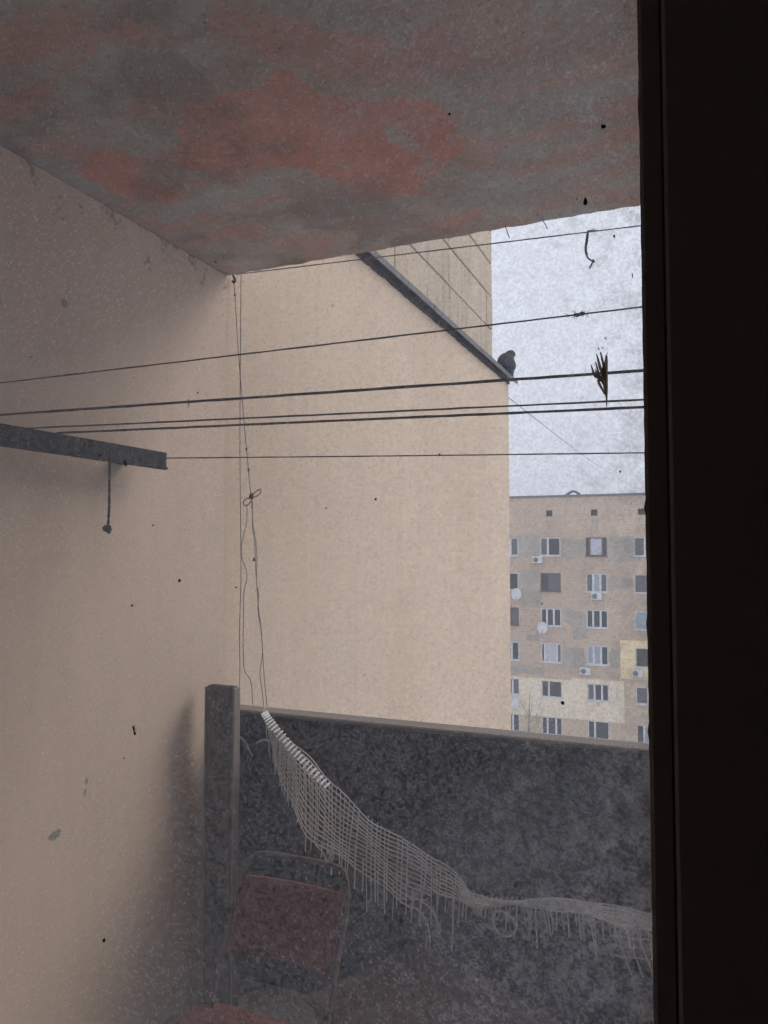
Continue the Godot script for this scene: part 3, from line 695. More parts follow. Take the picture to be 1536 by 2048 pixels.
func far_building() -> void:
	var z := -58.0
	var b := thing("apartment_block", Vector3(1, -19.5, -64), "distant beige tiled apartment block with grey bare patches and white windows", "building")
	var cols := [-18.0, -14.57, -11.33, -7.91, -4.47, -1.05, 2.4, 5.85, 9.3, 12.75, 16.2]
	var rows := [0.96, -1.74, -4.40, -7.13, -9.78, -12.60, -15.32]
	var hs := [1.39, 1.37, 1.33, 1.41, 1.24, 1.34, 1.34]
	var wide := 1.54
	var holes := []
	for c in cols:
		for r in rows.size(): holes.append(Rect2(c, rows[r], wide, hs[r]))
	for v in [-10.605, -7.259, -3.9, -0.5, 2.9, 6.3]: holes.append(Rect2(v - 0.24, 3.98, 0.48, 0.46))
	var fm := StandardMaterial3D.new()
	fm.resource_name = "tiled_facade"; fm.albedo_texture = facade_texture(); fm.roughness = 0.9; fm.metallic_specular = 0.3
	var st := mb()
	holed_wall(st, -20, 22, -19.5, 5.45, z, 0.35, holes, func(p: Vector3) -> Vector2: return Vector2((p.x + 20.0) / 42.0, (5.6 - p.y) / 25.1))
	build(st, "facade", fm, b)
	st = mb()
	box(st, Vector3(-19.98, -19.5, -70), Vector3(21.98, 5.40, z - 0.36), 0.0)
	build(st, "core", M.concrete, b)
	st = mb()
	box(st, Vector3(-20.1, 5.452, -70.1), Vector3(22.1, 5.60, z + 0.10), 0.02)
	var roof := build(st, "roof_edge", M.roof_edge, b)
	st = mb()
	tube(st, smooth_path([Vector3(-9.35, 5.60, z - 0.1), Vector3(-9.1, 5.72, z - 0.1), Vector3(-8.85, 5.86, z - 0.1), Vector3(-8.6, 5.80, z - 0.1), Vector3(-8.3, 5.61, z - 0.1)], 3), 0.10, 7)
	build(st, "roof_hump", M.roof_edge, roof)
	for v in [-10.605, -7.259, -3.9, -0.5, 2.9, 6.3]:
		st = mb()
		box(st, Vector3(v - 0.235, 3.985, z - 0.35), Vector3(v + 0.235, 4.435, z - 0.15), 0.0)
		build(st, "vent", M.dark_hole, b)
	# insulated parts stand proud of the tiles
	var clad := [[-17.0, -9.0, -11.25, -8.40, M.cream, 0.062], [-9.0, -5.28, -11.25, -8.20, M.cream, 0.06], [-5.52, -2.2, -8.03, -5.20, M.yellow, 0.05]]
	for c in clad:
		st = mb()
		var inside := []
		for h in holes:
			if h.position.x > c[0] and h.end.x < c[1] and h.position.y > c[2] and h.end.y < c[3]: inside.append(h)
		holed_wall(st, c[0], c[1], c[2], c[3], z + c[5], c[5] - 0.002, inside)
		var o := build(st, "insulation_panel", c[4], b)
		if c[4] == M.yellow: o.set_meta("label", "yellow insulated patch of the far facade")
	var W: Material = M.white_plastic; var D: Material = M.dark_glass; var N: Material = M.dim_glass
	var special := {
		"2,0": [[0.38], W, [N, D]], "3,0": [[0.18, 0.80], M.old_wood, [D, M.pale_board, D]], "4,0": [[0.5], W, [N, D]],
		"2,1": [[0.32, 0.36], M.old_wood, [D, D, N]], "3,1": [[0.33, 0.67], W, [N, M.blue_glass, N]], "4,1": [[0.6], W, [N, N]],
		"2,2": [[0.30, 0.64], W, [D, D, D]], "3,2": [[0.31, 0.66], W, [D, D, D]], "4,2": [[0.7], W, [M.blue_glass, N]],
		"2,3": [[0.18, 0.78], W, [D, M.pale_board, N]], "3,3": [[0.31, 0.66], W, [M.blue_glass, M.blue_glass, D]], "4,3": [[0.72], W, [D, N]],
		"2,4": [[0.36], W, [D, D]], "3,4": [[0.33, 0.68], W, [N, D, D]], "4,4": [[0.55], W, [N, N]],
		"2,5": [[0.28, 0.70], W, [D, D, D]], "3,5": [[0.33], W, [D, D]], "4,5": [[0.34], W, [D, M.blue_glass]],
		"1,0": [[0.6], W, [N, N]], "1,1": [[0.5], W, [D, D]], "1,2": [[0.6], M.old_wood, [D, N]], "1,3": [[0.62], W, [N, D]], "1,4": [[0.65], W, [D, N]], "1,5": [[0.66], W, [N, D]],
	}
	for i in cols.size():
		for j in rows.size():
			var s: Array = special.get("%d,%d" % [i, j], [[[0.36], [0.32, 0.67], [0.64]][(i * 3 + j * 5) % 3], W, [[D, N, D], [N, D], [D, D]][(i + j * 2) % 3]])
			far_window(b, cols[i], rows[j], wide, hs[j], z, s[0], s[1], s[2])
	# air conditioners and satellite dishes hang on the block
	var ac := [[Vector3(-11.50, 0.642, z), "white air conditioner at lower left corner of a top row window"], [Vector3(-7.148, -2.034, z), "grey air conditioner directly below a second row window"], [Vector3(-8.033, -7.627, z), "air conditioner just above the cream insulated strip"], [Vector3(-4.33, -7.536, z), "air conditioner on the yellow insulated patch"]]
	for a in ac:
		var p: Vector3 = a[0]
		var t := thing("air_conditioner", p - Vector3(0, 0.28, 0), a[1], "air conditioner", "air conditioners on the far block")
		var zf := z + (0.075 if p.y < -7.53 and p.x > -5 else 0.02)
		st = mb()
		box(st, p + Vector3(-0.38, -0.27, zf - z), p + Vector3(0.38, 0.27, zf - z + 0.28), 0.03)
		build(st, "casing", M.white_plastic, t)
		st = mb()
		for k in 12:
			var a0 := TAU * k / 12.0; var a1 := TAU * (k + 1) / 12.0
			poly(st, [p + Vector3(-0.12, 0, zf - z + 0.292), p + Vector3(-0.12 + cos(a0) * 0.19, sin(a0) * 0.19, zf - z + 0.292), p + Vector3(-0.12 + cos(a1) * 0.19, sin(a1) * 0.19, zf - z + 0.292)], p)
			poly(st, [p + Vector3(-0.12 + cos(a0) * 0.19, sin(a0) * 0.19, zf - z + 0.292), p + Vector3(-0.12 + cos(a1) * 0.19, sin(a1) * 0.19, zf - z + 0.292), p + Vector3(-0.12 + cos(a1) * 0.19, sin(a1) * 0.19, zf - z + 0.27), p + Vector3(-0.12 + cos(a0) * 0.19, sin(a0) * 0.19, zf - z + 0.27)], p)
		build(st, "fan_grille", M.roof_edge, t)
		st = mb()
		for s in [-0.28, 0.28]: box(st, p + Vector3(s - 0.02, -0.34, 0.002), p + Vector3(s + 0.02, -0.275, zf - z + 0.26), 0.0)
		build(st, "bracket", M.roof_edge, t)
	var dishes := [[Vector3(-11.149, -4.51, -57.6), "white satellite dish at corner of a third row window"], [Vector3(-13.125, -2.008, -57.6), "white satellite dish by second row window at plaster wall edge"], [Vector3(-13.37, -10.347, -57.6), "white satellite dish low on cream insulated strip by plaster wall edge"]]
	for a in dishes:
		var p: Vector3 = a[0]
		var t := thing("satellite_dish", p - Vector3(0, 0, 0.38), a[1], "satellite dish", "satellite dishes on the far block")
		st = mb(); st.set_smooth_group(0)
		var rings := [[0.0, 0.0], [0.16, 0.012], [0.30, 0.045], [0.42, 0.09]]
		var ax := Basis.from_euler(Vector3(-0.25, 0.25, 0))
		for side in [0.0, -0.015]:
			for k in rings.size() - 1:
				for q in 20:
					var a0 := TAU * q / 20.0; var a1 := TAU * (q + 1) / 20.0
					var P := func(ring: Array, an: float) -> Vector3: return p + ax * Vector3(cos(an) * ring[0] * 0.92, sin(an) * ring[0] * 1.08, ring[1] + side)
					var pts := [P.call(rings[k], a0), P.call(rings[k], a1), P.call(rings[k + 1], a1), P.call(rings[k + 1], a0)]
					if k == 0: pts = [pts[0], pts[2], pts[3]]
					poly(st, pts, p - ax * Vector3(0, 0, 2.0 if side == 0.0 else -2.0))
		build(st, "reflector", M.white_plastic, t)
		st = mb()
		tube(st, [p + ax * Vector3(0, -0.02, -0.012), p + Vector3(0, -0.05, -0.2), p + Vector3(0, -0.05, -0.39)], 0.025, 6)
		tube(st, [p + ax * Vector3(0, -0.40, 0.07), p + ax * Vector3(0, -0.2, 0.40)], 0.015, 5)
		build(st, "arm", M.roof_edge, t)

func dust_haze_texture() -> ImageTexture:
	# pane x -0.98..-0.031, y 0.86..2.28 ; grey dust with grain, wiped swirls, fibres, painted haze; alpha is how much of the glass it covers
	var w := 1200; var h := 1800
	var layers := []
	for q in [[120, 0.62, 2, FastNoiseLite.TYPE_VALUE], [124, 0.22, 3, FastNoiseLite.TYPE_VALUE_CUBIC], [121, 0.035, 4, FastNoiseLite.TYPE_SIMPLEX_SMOOTH], [122, 0.006, 4, FastNoiseLite.TYPE_SIMPLEX_SMOOTH]]:
		var im := field(q[0], q[1], q[2], q[3]).get_image(w, h)
		im.convert(Image.FORMAT_L8)
		layers.append(im.get_data())
	var d1: PackedByteArray = layers[0]; var d2: PackedByteArray = layers[1]; var d3: PackedByteArray = layers[2]; var d4: PackedByteArray = layers[3]
	var al := PackedFloat32Array(); al.resize(w * h)
	for i in w * h:
		al[i] = maxf(0.04, DUST_BASE + (0.36 * (d1[i] - 128) + 0.11 * (d2[i] - 128) + 0.06 * (d3[i] - 128) + 0.06 * (d4[i] - 128)) / 255.0)
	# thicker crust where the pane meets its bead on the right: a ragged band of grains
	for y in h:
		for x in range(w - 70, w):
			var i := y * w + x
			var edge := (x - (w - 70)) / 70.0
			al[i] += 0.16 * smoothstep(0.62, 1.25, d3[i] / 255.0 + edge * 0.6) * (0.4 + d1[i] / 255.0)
	# scattered sky haze on the bead side, painted as ragged splashes of denser dust
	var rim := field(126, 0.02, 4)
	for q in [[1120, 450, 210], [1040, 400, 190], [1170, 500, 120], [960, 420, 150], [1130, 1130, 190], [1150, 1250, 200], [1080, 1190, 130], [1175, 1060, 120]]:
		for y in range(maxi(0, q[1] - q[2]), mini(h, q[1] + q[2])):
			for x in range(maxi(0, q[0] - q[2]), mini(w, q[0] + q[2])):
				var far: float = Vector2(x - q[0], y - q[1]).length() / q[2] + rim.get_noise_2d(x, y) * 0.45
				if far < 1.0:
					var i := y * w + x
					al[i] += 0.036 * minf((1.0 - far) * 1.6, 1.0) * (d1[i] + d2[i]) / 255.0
	# lint: short curled fibres
	for k in 560:
		var p := Vector2(rng.randf() * w, rng.randf() * h); var an := rng.randf() * TAU; var bend := rng.randf_range(-0.16, 0.16)
		var strong := rng.randf_range(0.02, 0.085)
		for s in int(rng.randf_range(3, 20)):
			p += Vector2(cos(an), sin(an)) * 0.9; an += bend
			var xi := int(p.x); var yi := int(p.y)
			if xi >= 0 and yi >= 0 and xi < w and yi < h: al[yi * w + xi] += strong
	for k in 1500: al[rng.randi_range(0, w * h - 1)] += rng.randf_range(0.04, 0.13)
	for k in 70:
		var cx := rng.randi_range(2, w - 3); var cy := rng.randi_range(2, h - 3); var r := rng.randi_range(0, 1)
		for yy in range(-r, r + 1):
			for xx in range(-r, r + 1): al[(cy + yy) * w + cx + xx] += rng.randf_range(0.15, 0.45)
	var o := PackedByteArray(); o.resize(w * h * 4)
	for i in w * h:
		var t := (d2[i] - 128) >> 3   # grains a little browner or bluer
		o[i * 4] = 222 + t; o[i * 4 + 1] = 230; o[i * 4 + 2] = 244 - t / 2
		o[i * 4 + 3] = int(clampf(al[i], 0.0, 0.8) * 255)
	return tex(Image.create_from_data(w, h, false, Image.FORMAT_RGBA8, o))

func room_and_window() -> void:
	# the dark room the picture is taken from
	var st := mb()
	holed_wall(st, -1.69, 2.2, 0.0, 2.67, -0.42, 0.20, [Rect2(-1.04, 0.80, 1.16, 1.54), Rect2(0.36, 0.03, 0.80, 2.31)])
	holed_wall(st, -1.69, 2.2, 0.0, 2.67, -0.62, -0.01, [Rect2(-1.04, 0.80, 1.16, 1.54), Rect2(0.36, 0.03, 0.80, 2.31)])
	structure(st, "wall_front", M.room_paint)
	st = mb(); box(st, Vector3(-1.9, 0.0, -0.42), Vector3(-1.7, 2.67, 3.6), 0.0); structure(st, "wall_left", M.room_paint)
	st = mb(); box(st, Vector3(1.6, 0.0, -0.42), Vector3(1.8, 2.67, 3.6), 0.0); structure(st, "wall_right", M.room_paint)
	st = mb(); box(st, Vector3(-1.9, 0.0, 3.6), Vector3(1.8, 2.67, 3.8), 0.0); structure(st, "wall_back", M.room_paint)
	st = mb(); box(st, Vector3(-1.9, -0.16, -0.615), Vector3(2.2, -0.002, 3.8), 0.0); structure(st, "floor", M.floor_wood)
	st = mb(); box(st, Vector3(-1.9, 2.672, -0.595), Vector3(2.2, 2.865, 3.8), 0.0); structure(st, "ceiling", M.room_paint)
	# casement
	var t := thing("casement_window", Vector3(-0.46, 0.80, -0.5), "dark wooden window frame with a dusty pane, filling the right edge up close", "window")
	var x0 := -0.98; var x1 := -0.031; var y0 := 0.86; var y1 := 2.28
	var stile := func(lo: Vector3, hi: Vector3, called: String, bev: float) -> MeshInstance3D:
		var s := mb(); box(s, lo, hi, bev); return build(s, called, M.frame_paint, t)
	stile.call(Vector3(x1 + 0.0155, 0.802, -0.545), Vector3(0.117, 2.338, -0.470), "stile", 0.002)
	stile.call(Vector3(-1.038, 0.802, -0.545), Vector3(x0 - 0.0155, 2.338, -0.470), "stile", 0.002)
	stile.call(Vector3(x0 - 0.015, 0.802, -0.544), Vector3(x1 + 0.015, y0 - 0.0155, -0.471), "rail", 0.002)
	stile.call(Vector3(x0 - 0.015, y1 + 0.0155, -0.544), Vector3(x1 + 0.015, 2.338, -0.471), "rail", 0.002)
	stile.call(Vector3(x1 + 0.004, y0 - 0.004, -0.5435), Vector3(x1 + 0.0152, y1 + 0.004, -0.5125), "rebate", 0.0)
	stile.call(Vector3(x0 - 0.0152, y0 - 0.004, -0.5435), Vector3(x0 - 0.004, y1 + 0.004, -0.5125), "rebate", 0.0)
	stile.call(Vector3(x0 - 0.0152, y0 - 0.0152, -0.5432), Vector3(x1 + 0.0152, y0 - 0.0045, -0.5128), "rebate", 0.0)
	stile.call(Vector3(x0 - 0.0152, y1 + 0.0045, -0.5432), Vector3(x1 + 0.0152, y1 + 0.0152, -0.5128), "rebate", 0.0)
	# glazing bead on the right: chipped paint makes its inner edge uneven
	st = mb()
	var rag := field(130, 30.0, 4)
	var last := []
	for k in 261:
		var y := y0 + (y1 - y0) * k / 260.0
		var n := rag.get_noise_1d(y * 2.0)
		var e := x1 + 0.0003 * n - (0.0012 * maxf(rag.get_noise_1d(y * 9.0 + 30.0) - 0.28, 0.0) * 3.0)
		var ring := [Vector3(e, y, -0.505), Vector3(e + 0.0006, y, -0.4885), Vector3(x1 + 0.003, y, -0.4862), Vector3(x1 + 0.0135, y, -0.4855), Vector3(x1 + 0.0142, y, -0.505)]
		if k > 0:
			for q in 5:
				var q2 := (q + 1) % 5
				poly(st, [last[q], last[q2], ring[q2], ring[q]], Vector3(x1 + 0.007, y, -0.496))
		last = ring
	build(st, "glazing_bead", M.frame_paint, t)
	stile.call(Vector3(x0 - 0.0142, y0, -0.505), Vector3(x0, y1, -0.4855), "glazing_bead", 0.002)
	stile.call(Vector3(x0 - 0.0142, y0 - 0.0142, -0.5048), Vector3(x1 + 0.0142, y0 - 0.0005, -0.4857), "glazing_bead", 0.002)
	stile.call(Vector3(x0 - 0.0142, y1 + 0.0005, -0.5048), Vector3(x1 + 0.0142, y1 + 0.0142, -0.4857), "glazing_bead", 0.002)
	for p in [Vector3(-0.0285, 1.545, -0.4858), Vector3(-0.0283, 1.768, -0.4858)]:
		st = mb(); blob(st, p, Vector3(0.0011, 0.0030, 0.0008), 0.15, 8)
		build(st, "putty_chip", M.putty, t)
	# added, unseen balcony door that lets more daylight into the room
	var dr := thing("added_balcony_door", Vector3(0.76, 0.03, -0.5), "added unseen glazed door right of the window, letting more daylight in", "door")
	for b in [[Vector3(0.362, 0.03, -0.545), Vector3(0.44, 2.338, -0.47)], [Vector3(1.08, 0.03, -0.545), Vector3(1.158, 2.338, -0.47)]]:
		st = mb(); box(st, b[0], b[1], 0.003); build(st, "stile", M.frame_paint, dr)
	for b in [[0.03, 0.13], [0.72, 0.80], [2.26, 2.338]]:
		st = mb(); box(st, Vector3(0.441, b[0], -0.544), Vector3(1.079, b[1], -0.471), 0.003); build(st, "rail", M.frame_paint, dr)
	st = mb(); box(st, Vector3(0.441, 0.131, -0.52), Vector3(1.079, 0.719, -0.495), 0.003); build(st, "lower_panel", M.frame_paint, dr)
	# glass
	var gm := StandardMaterial3D.new()
	gm.resource_name = "pane_glass"; gm.transparency = BaseMaterial3D.TRANSPARENCY_ALPHA; gm.albedo_color = Color(0.95, 0.97, 0.97, 0.03); gm.roughness = 0.02
	st = mb()
	poly(st, [Vector3(x0 - 0.006, y0 - 0.006, -0.5085), Vector3(x1 + 0.006, y0 - 0.006, -0.5085), Vector3(x1 + 0.006, y1 + 0.006, -0.5085), Vector3(x0 - 0.006, y1 + 0.006, -0.5085)], Vector3(0, 0, -5))
	var pane := build(st, "pane", gm, t)
	pane.set_meta("label", "dusty speckled window pane")
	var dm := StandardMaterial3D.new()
	dm.resource_name = "dust_and_haze_on_glass"; dm.transparency = BaseMaterial3D.TRANSPARENCY_ALPHA; dm.albedo_texture = dust_haze_texture(); dm.roughness = 1.0
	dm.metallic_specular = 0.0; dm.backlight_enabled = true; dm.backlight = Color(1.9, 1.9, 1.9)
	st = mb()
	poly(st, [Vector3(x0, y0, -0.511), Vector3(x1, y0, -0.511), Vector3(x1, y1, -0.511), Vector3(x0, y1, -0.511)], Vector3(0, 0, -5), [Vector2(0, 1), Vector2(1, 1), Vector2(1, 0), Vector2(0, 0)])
	build(st, "dust_haze_film", dm, pane)
	st = mb()
	poly(st, [Vector3(0.441, 0.801, -0.508), Vector3(1.079, 0.801, -0.508), Vector3(1.079, 2.259, -0.508), Vector3(0.441, 2.259, -0.508)], Vector3(0, 0, -5))
	build(st, "pane", gm, dr)
	# dirt specks and dried insects, each its own bit of matter on the inside of the glass
	for s in GLASS_SPECKS:
		st = mb()
		var out_ := []
		for k in 9:
			var a := TAU * k / 9.0
			out_.append(Vector2(s[0] + cos(a) * s[2] * rng.randf_range(0.55, 1.15), s[1] + sin(a) * s[3] * rng.randf_range(0.6, 1.1)))
		prism(st, out_, -0.5078, -0.5066)
		build(st, "dirt_speck", M.dirt, pane)
	for q in [[Vector2(-0.4553, 1.6735), 0.8], [Vector2(-0.4415, 1.4475), 1.0]]:
		var c: Vector2 = q[0]; var k: float = q[1]
		var z := -0.5072
		st = mb()
		blob(st, Vector3(c.x + 0.0012 * k, c.y - 0.0035 * k, z), Vector3(0.0013, 0.0017, 0.0004) * k, 0.2, 7)
		blob(st, Vector3(c.x, c.y, z), Vector3(0.0009, 0.0022, 0.0004) * k, 0.2, 7)
		for j in 7:
			var a := c + Vector2(rng.randf_range(-0.0003, 0.0003), rng.randf_range(-0.002, 0.003)) * k
			var d := Vector2(rng.randf_range(-1, 1), rng.randf_range(-0.2, 1)).normalized() * rng.randf_range(0.0015, 0.0032) * k
			tube(st, [Vector3(a.x, a.y, z), Vector3(a.x + d.x * 0.6, a.y + d.y * 0.3, z + 0.0003), Vector3(a.x + d.x, a.y + d.y, z)], 0.00022, 4)
		build(st, "dead_insect", M.dirt, pane)
	var coat := 0.0
	for p in PAINT_SMEAR:
		st = mb()
		prism(st, p, -0.5079 + coat, -0.5069 + coat)
		coat += 0.00004
		build(st, "paint_smear", M.brown_paint, pane)

func rope_line(called: String, a: Vector3, b: Vector3, r: float, sagging: float, m: Material, label: String) -> Node3D:
	# runs on past the picture to the end wall
	var t := thing(called, a, label, "clothesline", "clotheslines across the loggia")
	var dir := (b - a) / (b.x - a.x)
	var end := a + dir * (2.195 - a.x)
	var pts := []
	for k in 121:
		var f := k / 120.0
		pts.append(a.lerp(end, f) - Vector3(0, sagging * 4.0 * f * (1.0 - f), 0) + Vector3(0, rng.randf_range(-1, 1), rng.randf_range(-1, 1)) * r * 0.12)
	var st := mb()
	tube(st, pts, r, 7, -1.0, 0.14)
	build(st, "line", m, t)
	return t

func lines_and_cords() -> void:
	# wall bar: a steel angle standing off the wall
	var bar := thing("wall_bar", Vector3(-1.6, 1.85, -1.4), "dark steel angle bar fixed along the plastered side wall", "bar")
	var st := mb()
	box(st, Vector3(-1.608, 1.852, -1.973), Vector3(-1.598, 1.909, -0.80), 0.002)
	box(st, Vector3(-1.597, 1.852, -1.964), Vector3(-1.584, 1.860, -0.80), 0.002)
	build(st, "angle", M.steel, bar)
	for z in [-1.86, -0.95]:
		st = mb(); box(st, Vector3(-1.689, 1.862, z - 0.02), Vector3(-1.609, 1.896, z + 0.02), 0.002); build(st, "bracket", M.steel, bar)
	# short rope tail hooked over the bar
	var tail := thing("rope_tail", Vector3(-1.59, 1.65, -1.70), "short rope tail hanging from the steel wall bar, knotted at its end", "rope")
	st = mb()
	tube(st, smooth_path([Vector3(-1.585, 1.880, -1.715), Vector3(-1.581, 1.886, -1.702), Vector3(-1.580, 1.872, -1.697), Vector3(-1.579, 1.82, -1.695), Vector3(-1.583, 1.76, -1.700), Vector3(-1.581, 1.71, -1.698), Vector3(-1.587, 1.665, -1.702)], 8), 0.0038, 8, -1.0, 0.25)
	build(st, "rope", M.rope, tail)
	st = mb(); blob(st, Vector3(-1.592, 1.655, -1.703), Vector3(0.012, 0.010, 0.014), 0.2, 8); tube(st, [Vector3(-1.595, 1.653, -1.71), Vector3(-1.606, 1.645, -1.726)], 0.006, 7)
	build(st, "knot", M.rope, tail)
	# the clotheslines, top to bottom
	var l1 := rope_line("clothesline", Vector3(-1.655, 2.668, -2.44), Vector3(-0.159, 2.592, -2.40), 0.0020, 0.0, M.twine, "topmost thin clothesline, just under the ceiling edge, with a loop of twine")
	st = mb()
	tube(st, smooth_path([Vector3(-0.309, 2.600, -2.40), Vector3(-0.314, 2.57, -2.40), Vector3(-0.317, 2.541, -2.40), Vector3(-0.311, 2.519, -2.40), Vector3(-0.303, 2.508, -2.40), Vector3(-0.294, 2.503, -2.40)], 6), 0.0026, 6)
	tube(st, smooth_path([Vector3(-0.307, 2.600, -2.395), Vector3(-0.308, 2.57, -2.39), Vector3(-0.313, 2.541, -2.39), Vector3(-0.310, 2.521, -2.395)], 6), 0.0026, 6)
	tube(st, [Vector3(-0.293, 2.505, -2.40), Vector3(-0.297, 2.494, -2.40), Vector3(-0.305, 2.480, -2.40)], 0.0028, 6)
	tube(st, [Vector3(-0.295, 2.506, -2.40), Vector3(-0.290, 2.498, -2.40)], 0.004, 6)
	tube(st, [Vector3(-0.309, 2.602, -2.40), Vector3(-0.29, 2.601, -2.398), Vector3(-0.275, 2.594, -2.398)], 0.0018, 5)
	build(st, "loop", M.twine, l1)
	var l2 := rope_line("clothesline", Vector3(-1.689, 2.001, -1.31), Vector3(-0.095, 2.030, -1.40), 0.0017, 0.0, M.rope, "second clothesline from the top, with a frayed lump over the sky")
	st = mb()
	for k in 3: blob(st, Vector3(-0.200 + 0.005 * k, 2.0276 + 0.0006 * k, -1.394), Vector3(0.006, 0.0030, 0.003), 0.45, 9)
	for k in 26:
		var p := Vector3(-0.215 + rng.randf() * 0.035, 2.028, -1.394)
		var q := p + Vector3(rng.randf_range(-0.012, 0.012), rng.randf_range(-0.009, 0.009), rng.randf_range(-0.004, 0.004))
		tube(st, smooth_path([p, p.lerp(q, 0.5) + Vector3(rng.randf_range(-0.003, 0.003), rng.randf_range(-0.003, 0.003), 0), q], 3), 0.00035, 4)
	build(st, "frayed_lump", M.rope, l2)
	rope_line("clothesline", Vector3(-1.602, 1.912, -1.26), Vector3(-0.097, 1.915, -1.40), 0.0029, 0.0, M.rope, "thick clothesline meeting the tip of the wall flashing, third from top")
	rope_line("clothesline", Vector3(-1.566, 1.876, -1.255), Vector3(-0.1045, 1.8815, -1.50), 0.0020, 0.0, M.rope, "thinner upper line of the close pair of clotheslines")
	rope_line("clothesline", Vector3(-1.602, 1.910, -1.521), Vector3(-0.112, 1.885, -1.60), 0.0029, 0.0, M.rope, "thicker lower line of the close pair of clotheslines")
	rope_line("clothesline", Vector3(-1.594, 1.890, -1.965), Vector3(-0.152, 1.866, -2.17), 0.0020, 0.006, M.rope, "lowest clothesline, tied to the end of the steel wall bar")
	# cords hanging at the corner of the slab, holding up the net
	st = mb(); tube(st, smooth_path(CORD_STRAIGHT, 5), 0.0017, 6, -1.0, 0.1)
	tag(build(st, "hanging_cord", M.twine), "straight thin cord hanging from slab corner to parapet, left of the knots", "cord", "cords hanging at the slab corner")
	var kn := thing("knotted_cord", CORD_KNOTTED[-1], "knotted cord with a small bow, hanging from the slab corner", "cord", "cords hanging at the slab corner")
	st = mb(); tube(st, smooth_path(CORD_KNOTTED, 5), 0.0017, 6, -1.0, 0.1)
	build(st, "upper_cord", M.twine, kn)
	st = mb(); tube(st, smooth_path(CORD_LOOSE, 5), 0.0016, 6, -1.0, 0.1); build(st, "loose_strand", M.twine, kn)
	st = mb(); tube(st, smooth_path(CORD_TWIN_A, 5), 0.0016, 6, -1.0, 0.1); build(st, "twin_strand", M.twine, kn)
	st = mb(); tube(st, smooth_path(CORD_TWIN_B, 5), 0.0015, 6, -1.0, 0.1); build(st, "twin_strand", M.twine, kn)
	st = mb(); tube(st, smooth_path(BOW_A, 5), 0.0021, 6); build(st, "bow_loop", M.rope, kn)
	st = mb(); tube(st, smooth_path(BOW_B, 5), 0.0021, 6); build(st, "bow_loop", M.rope, kn)
	for p in [[CORD_KNOTTED[8], 0.009, 0.013], [CORD_KNOTTED[5], 0.005, 0.006], [CORD_KNOTTED[6], 0.005, 0.006], [CORD_TWIN_B[3] + Vector3(-0.006, 0.02, 0), 0.006, 0.006], [CORD_KNOTTED[1], 0.004, 0.005]]:
		st = mb(); blob(st, p[0], Vector3(p[1], p[2], p[1]), 0.25, 7); build(st, "knot", M.rope, kn)
	# the hook in the corner that both hang from
	st = mb()
	tube(st, smooth_path([Vector3(-1.668, 2.70, -2.43), Vector3(-1.672, 2.672, -2.445), Vector3(-1.672, 2.655, -2.462), Vector3(-1.682, 2.648, -2.466), Vector3(-1.688, 2.655, -2.462)], 5), 0.0042, 7)
	tag(build(st, "corner_hook", M.steel), "small dark hook in the corner where wall meets ceiling", "hook")

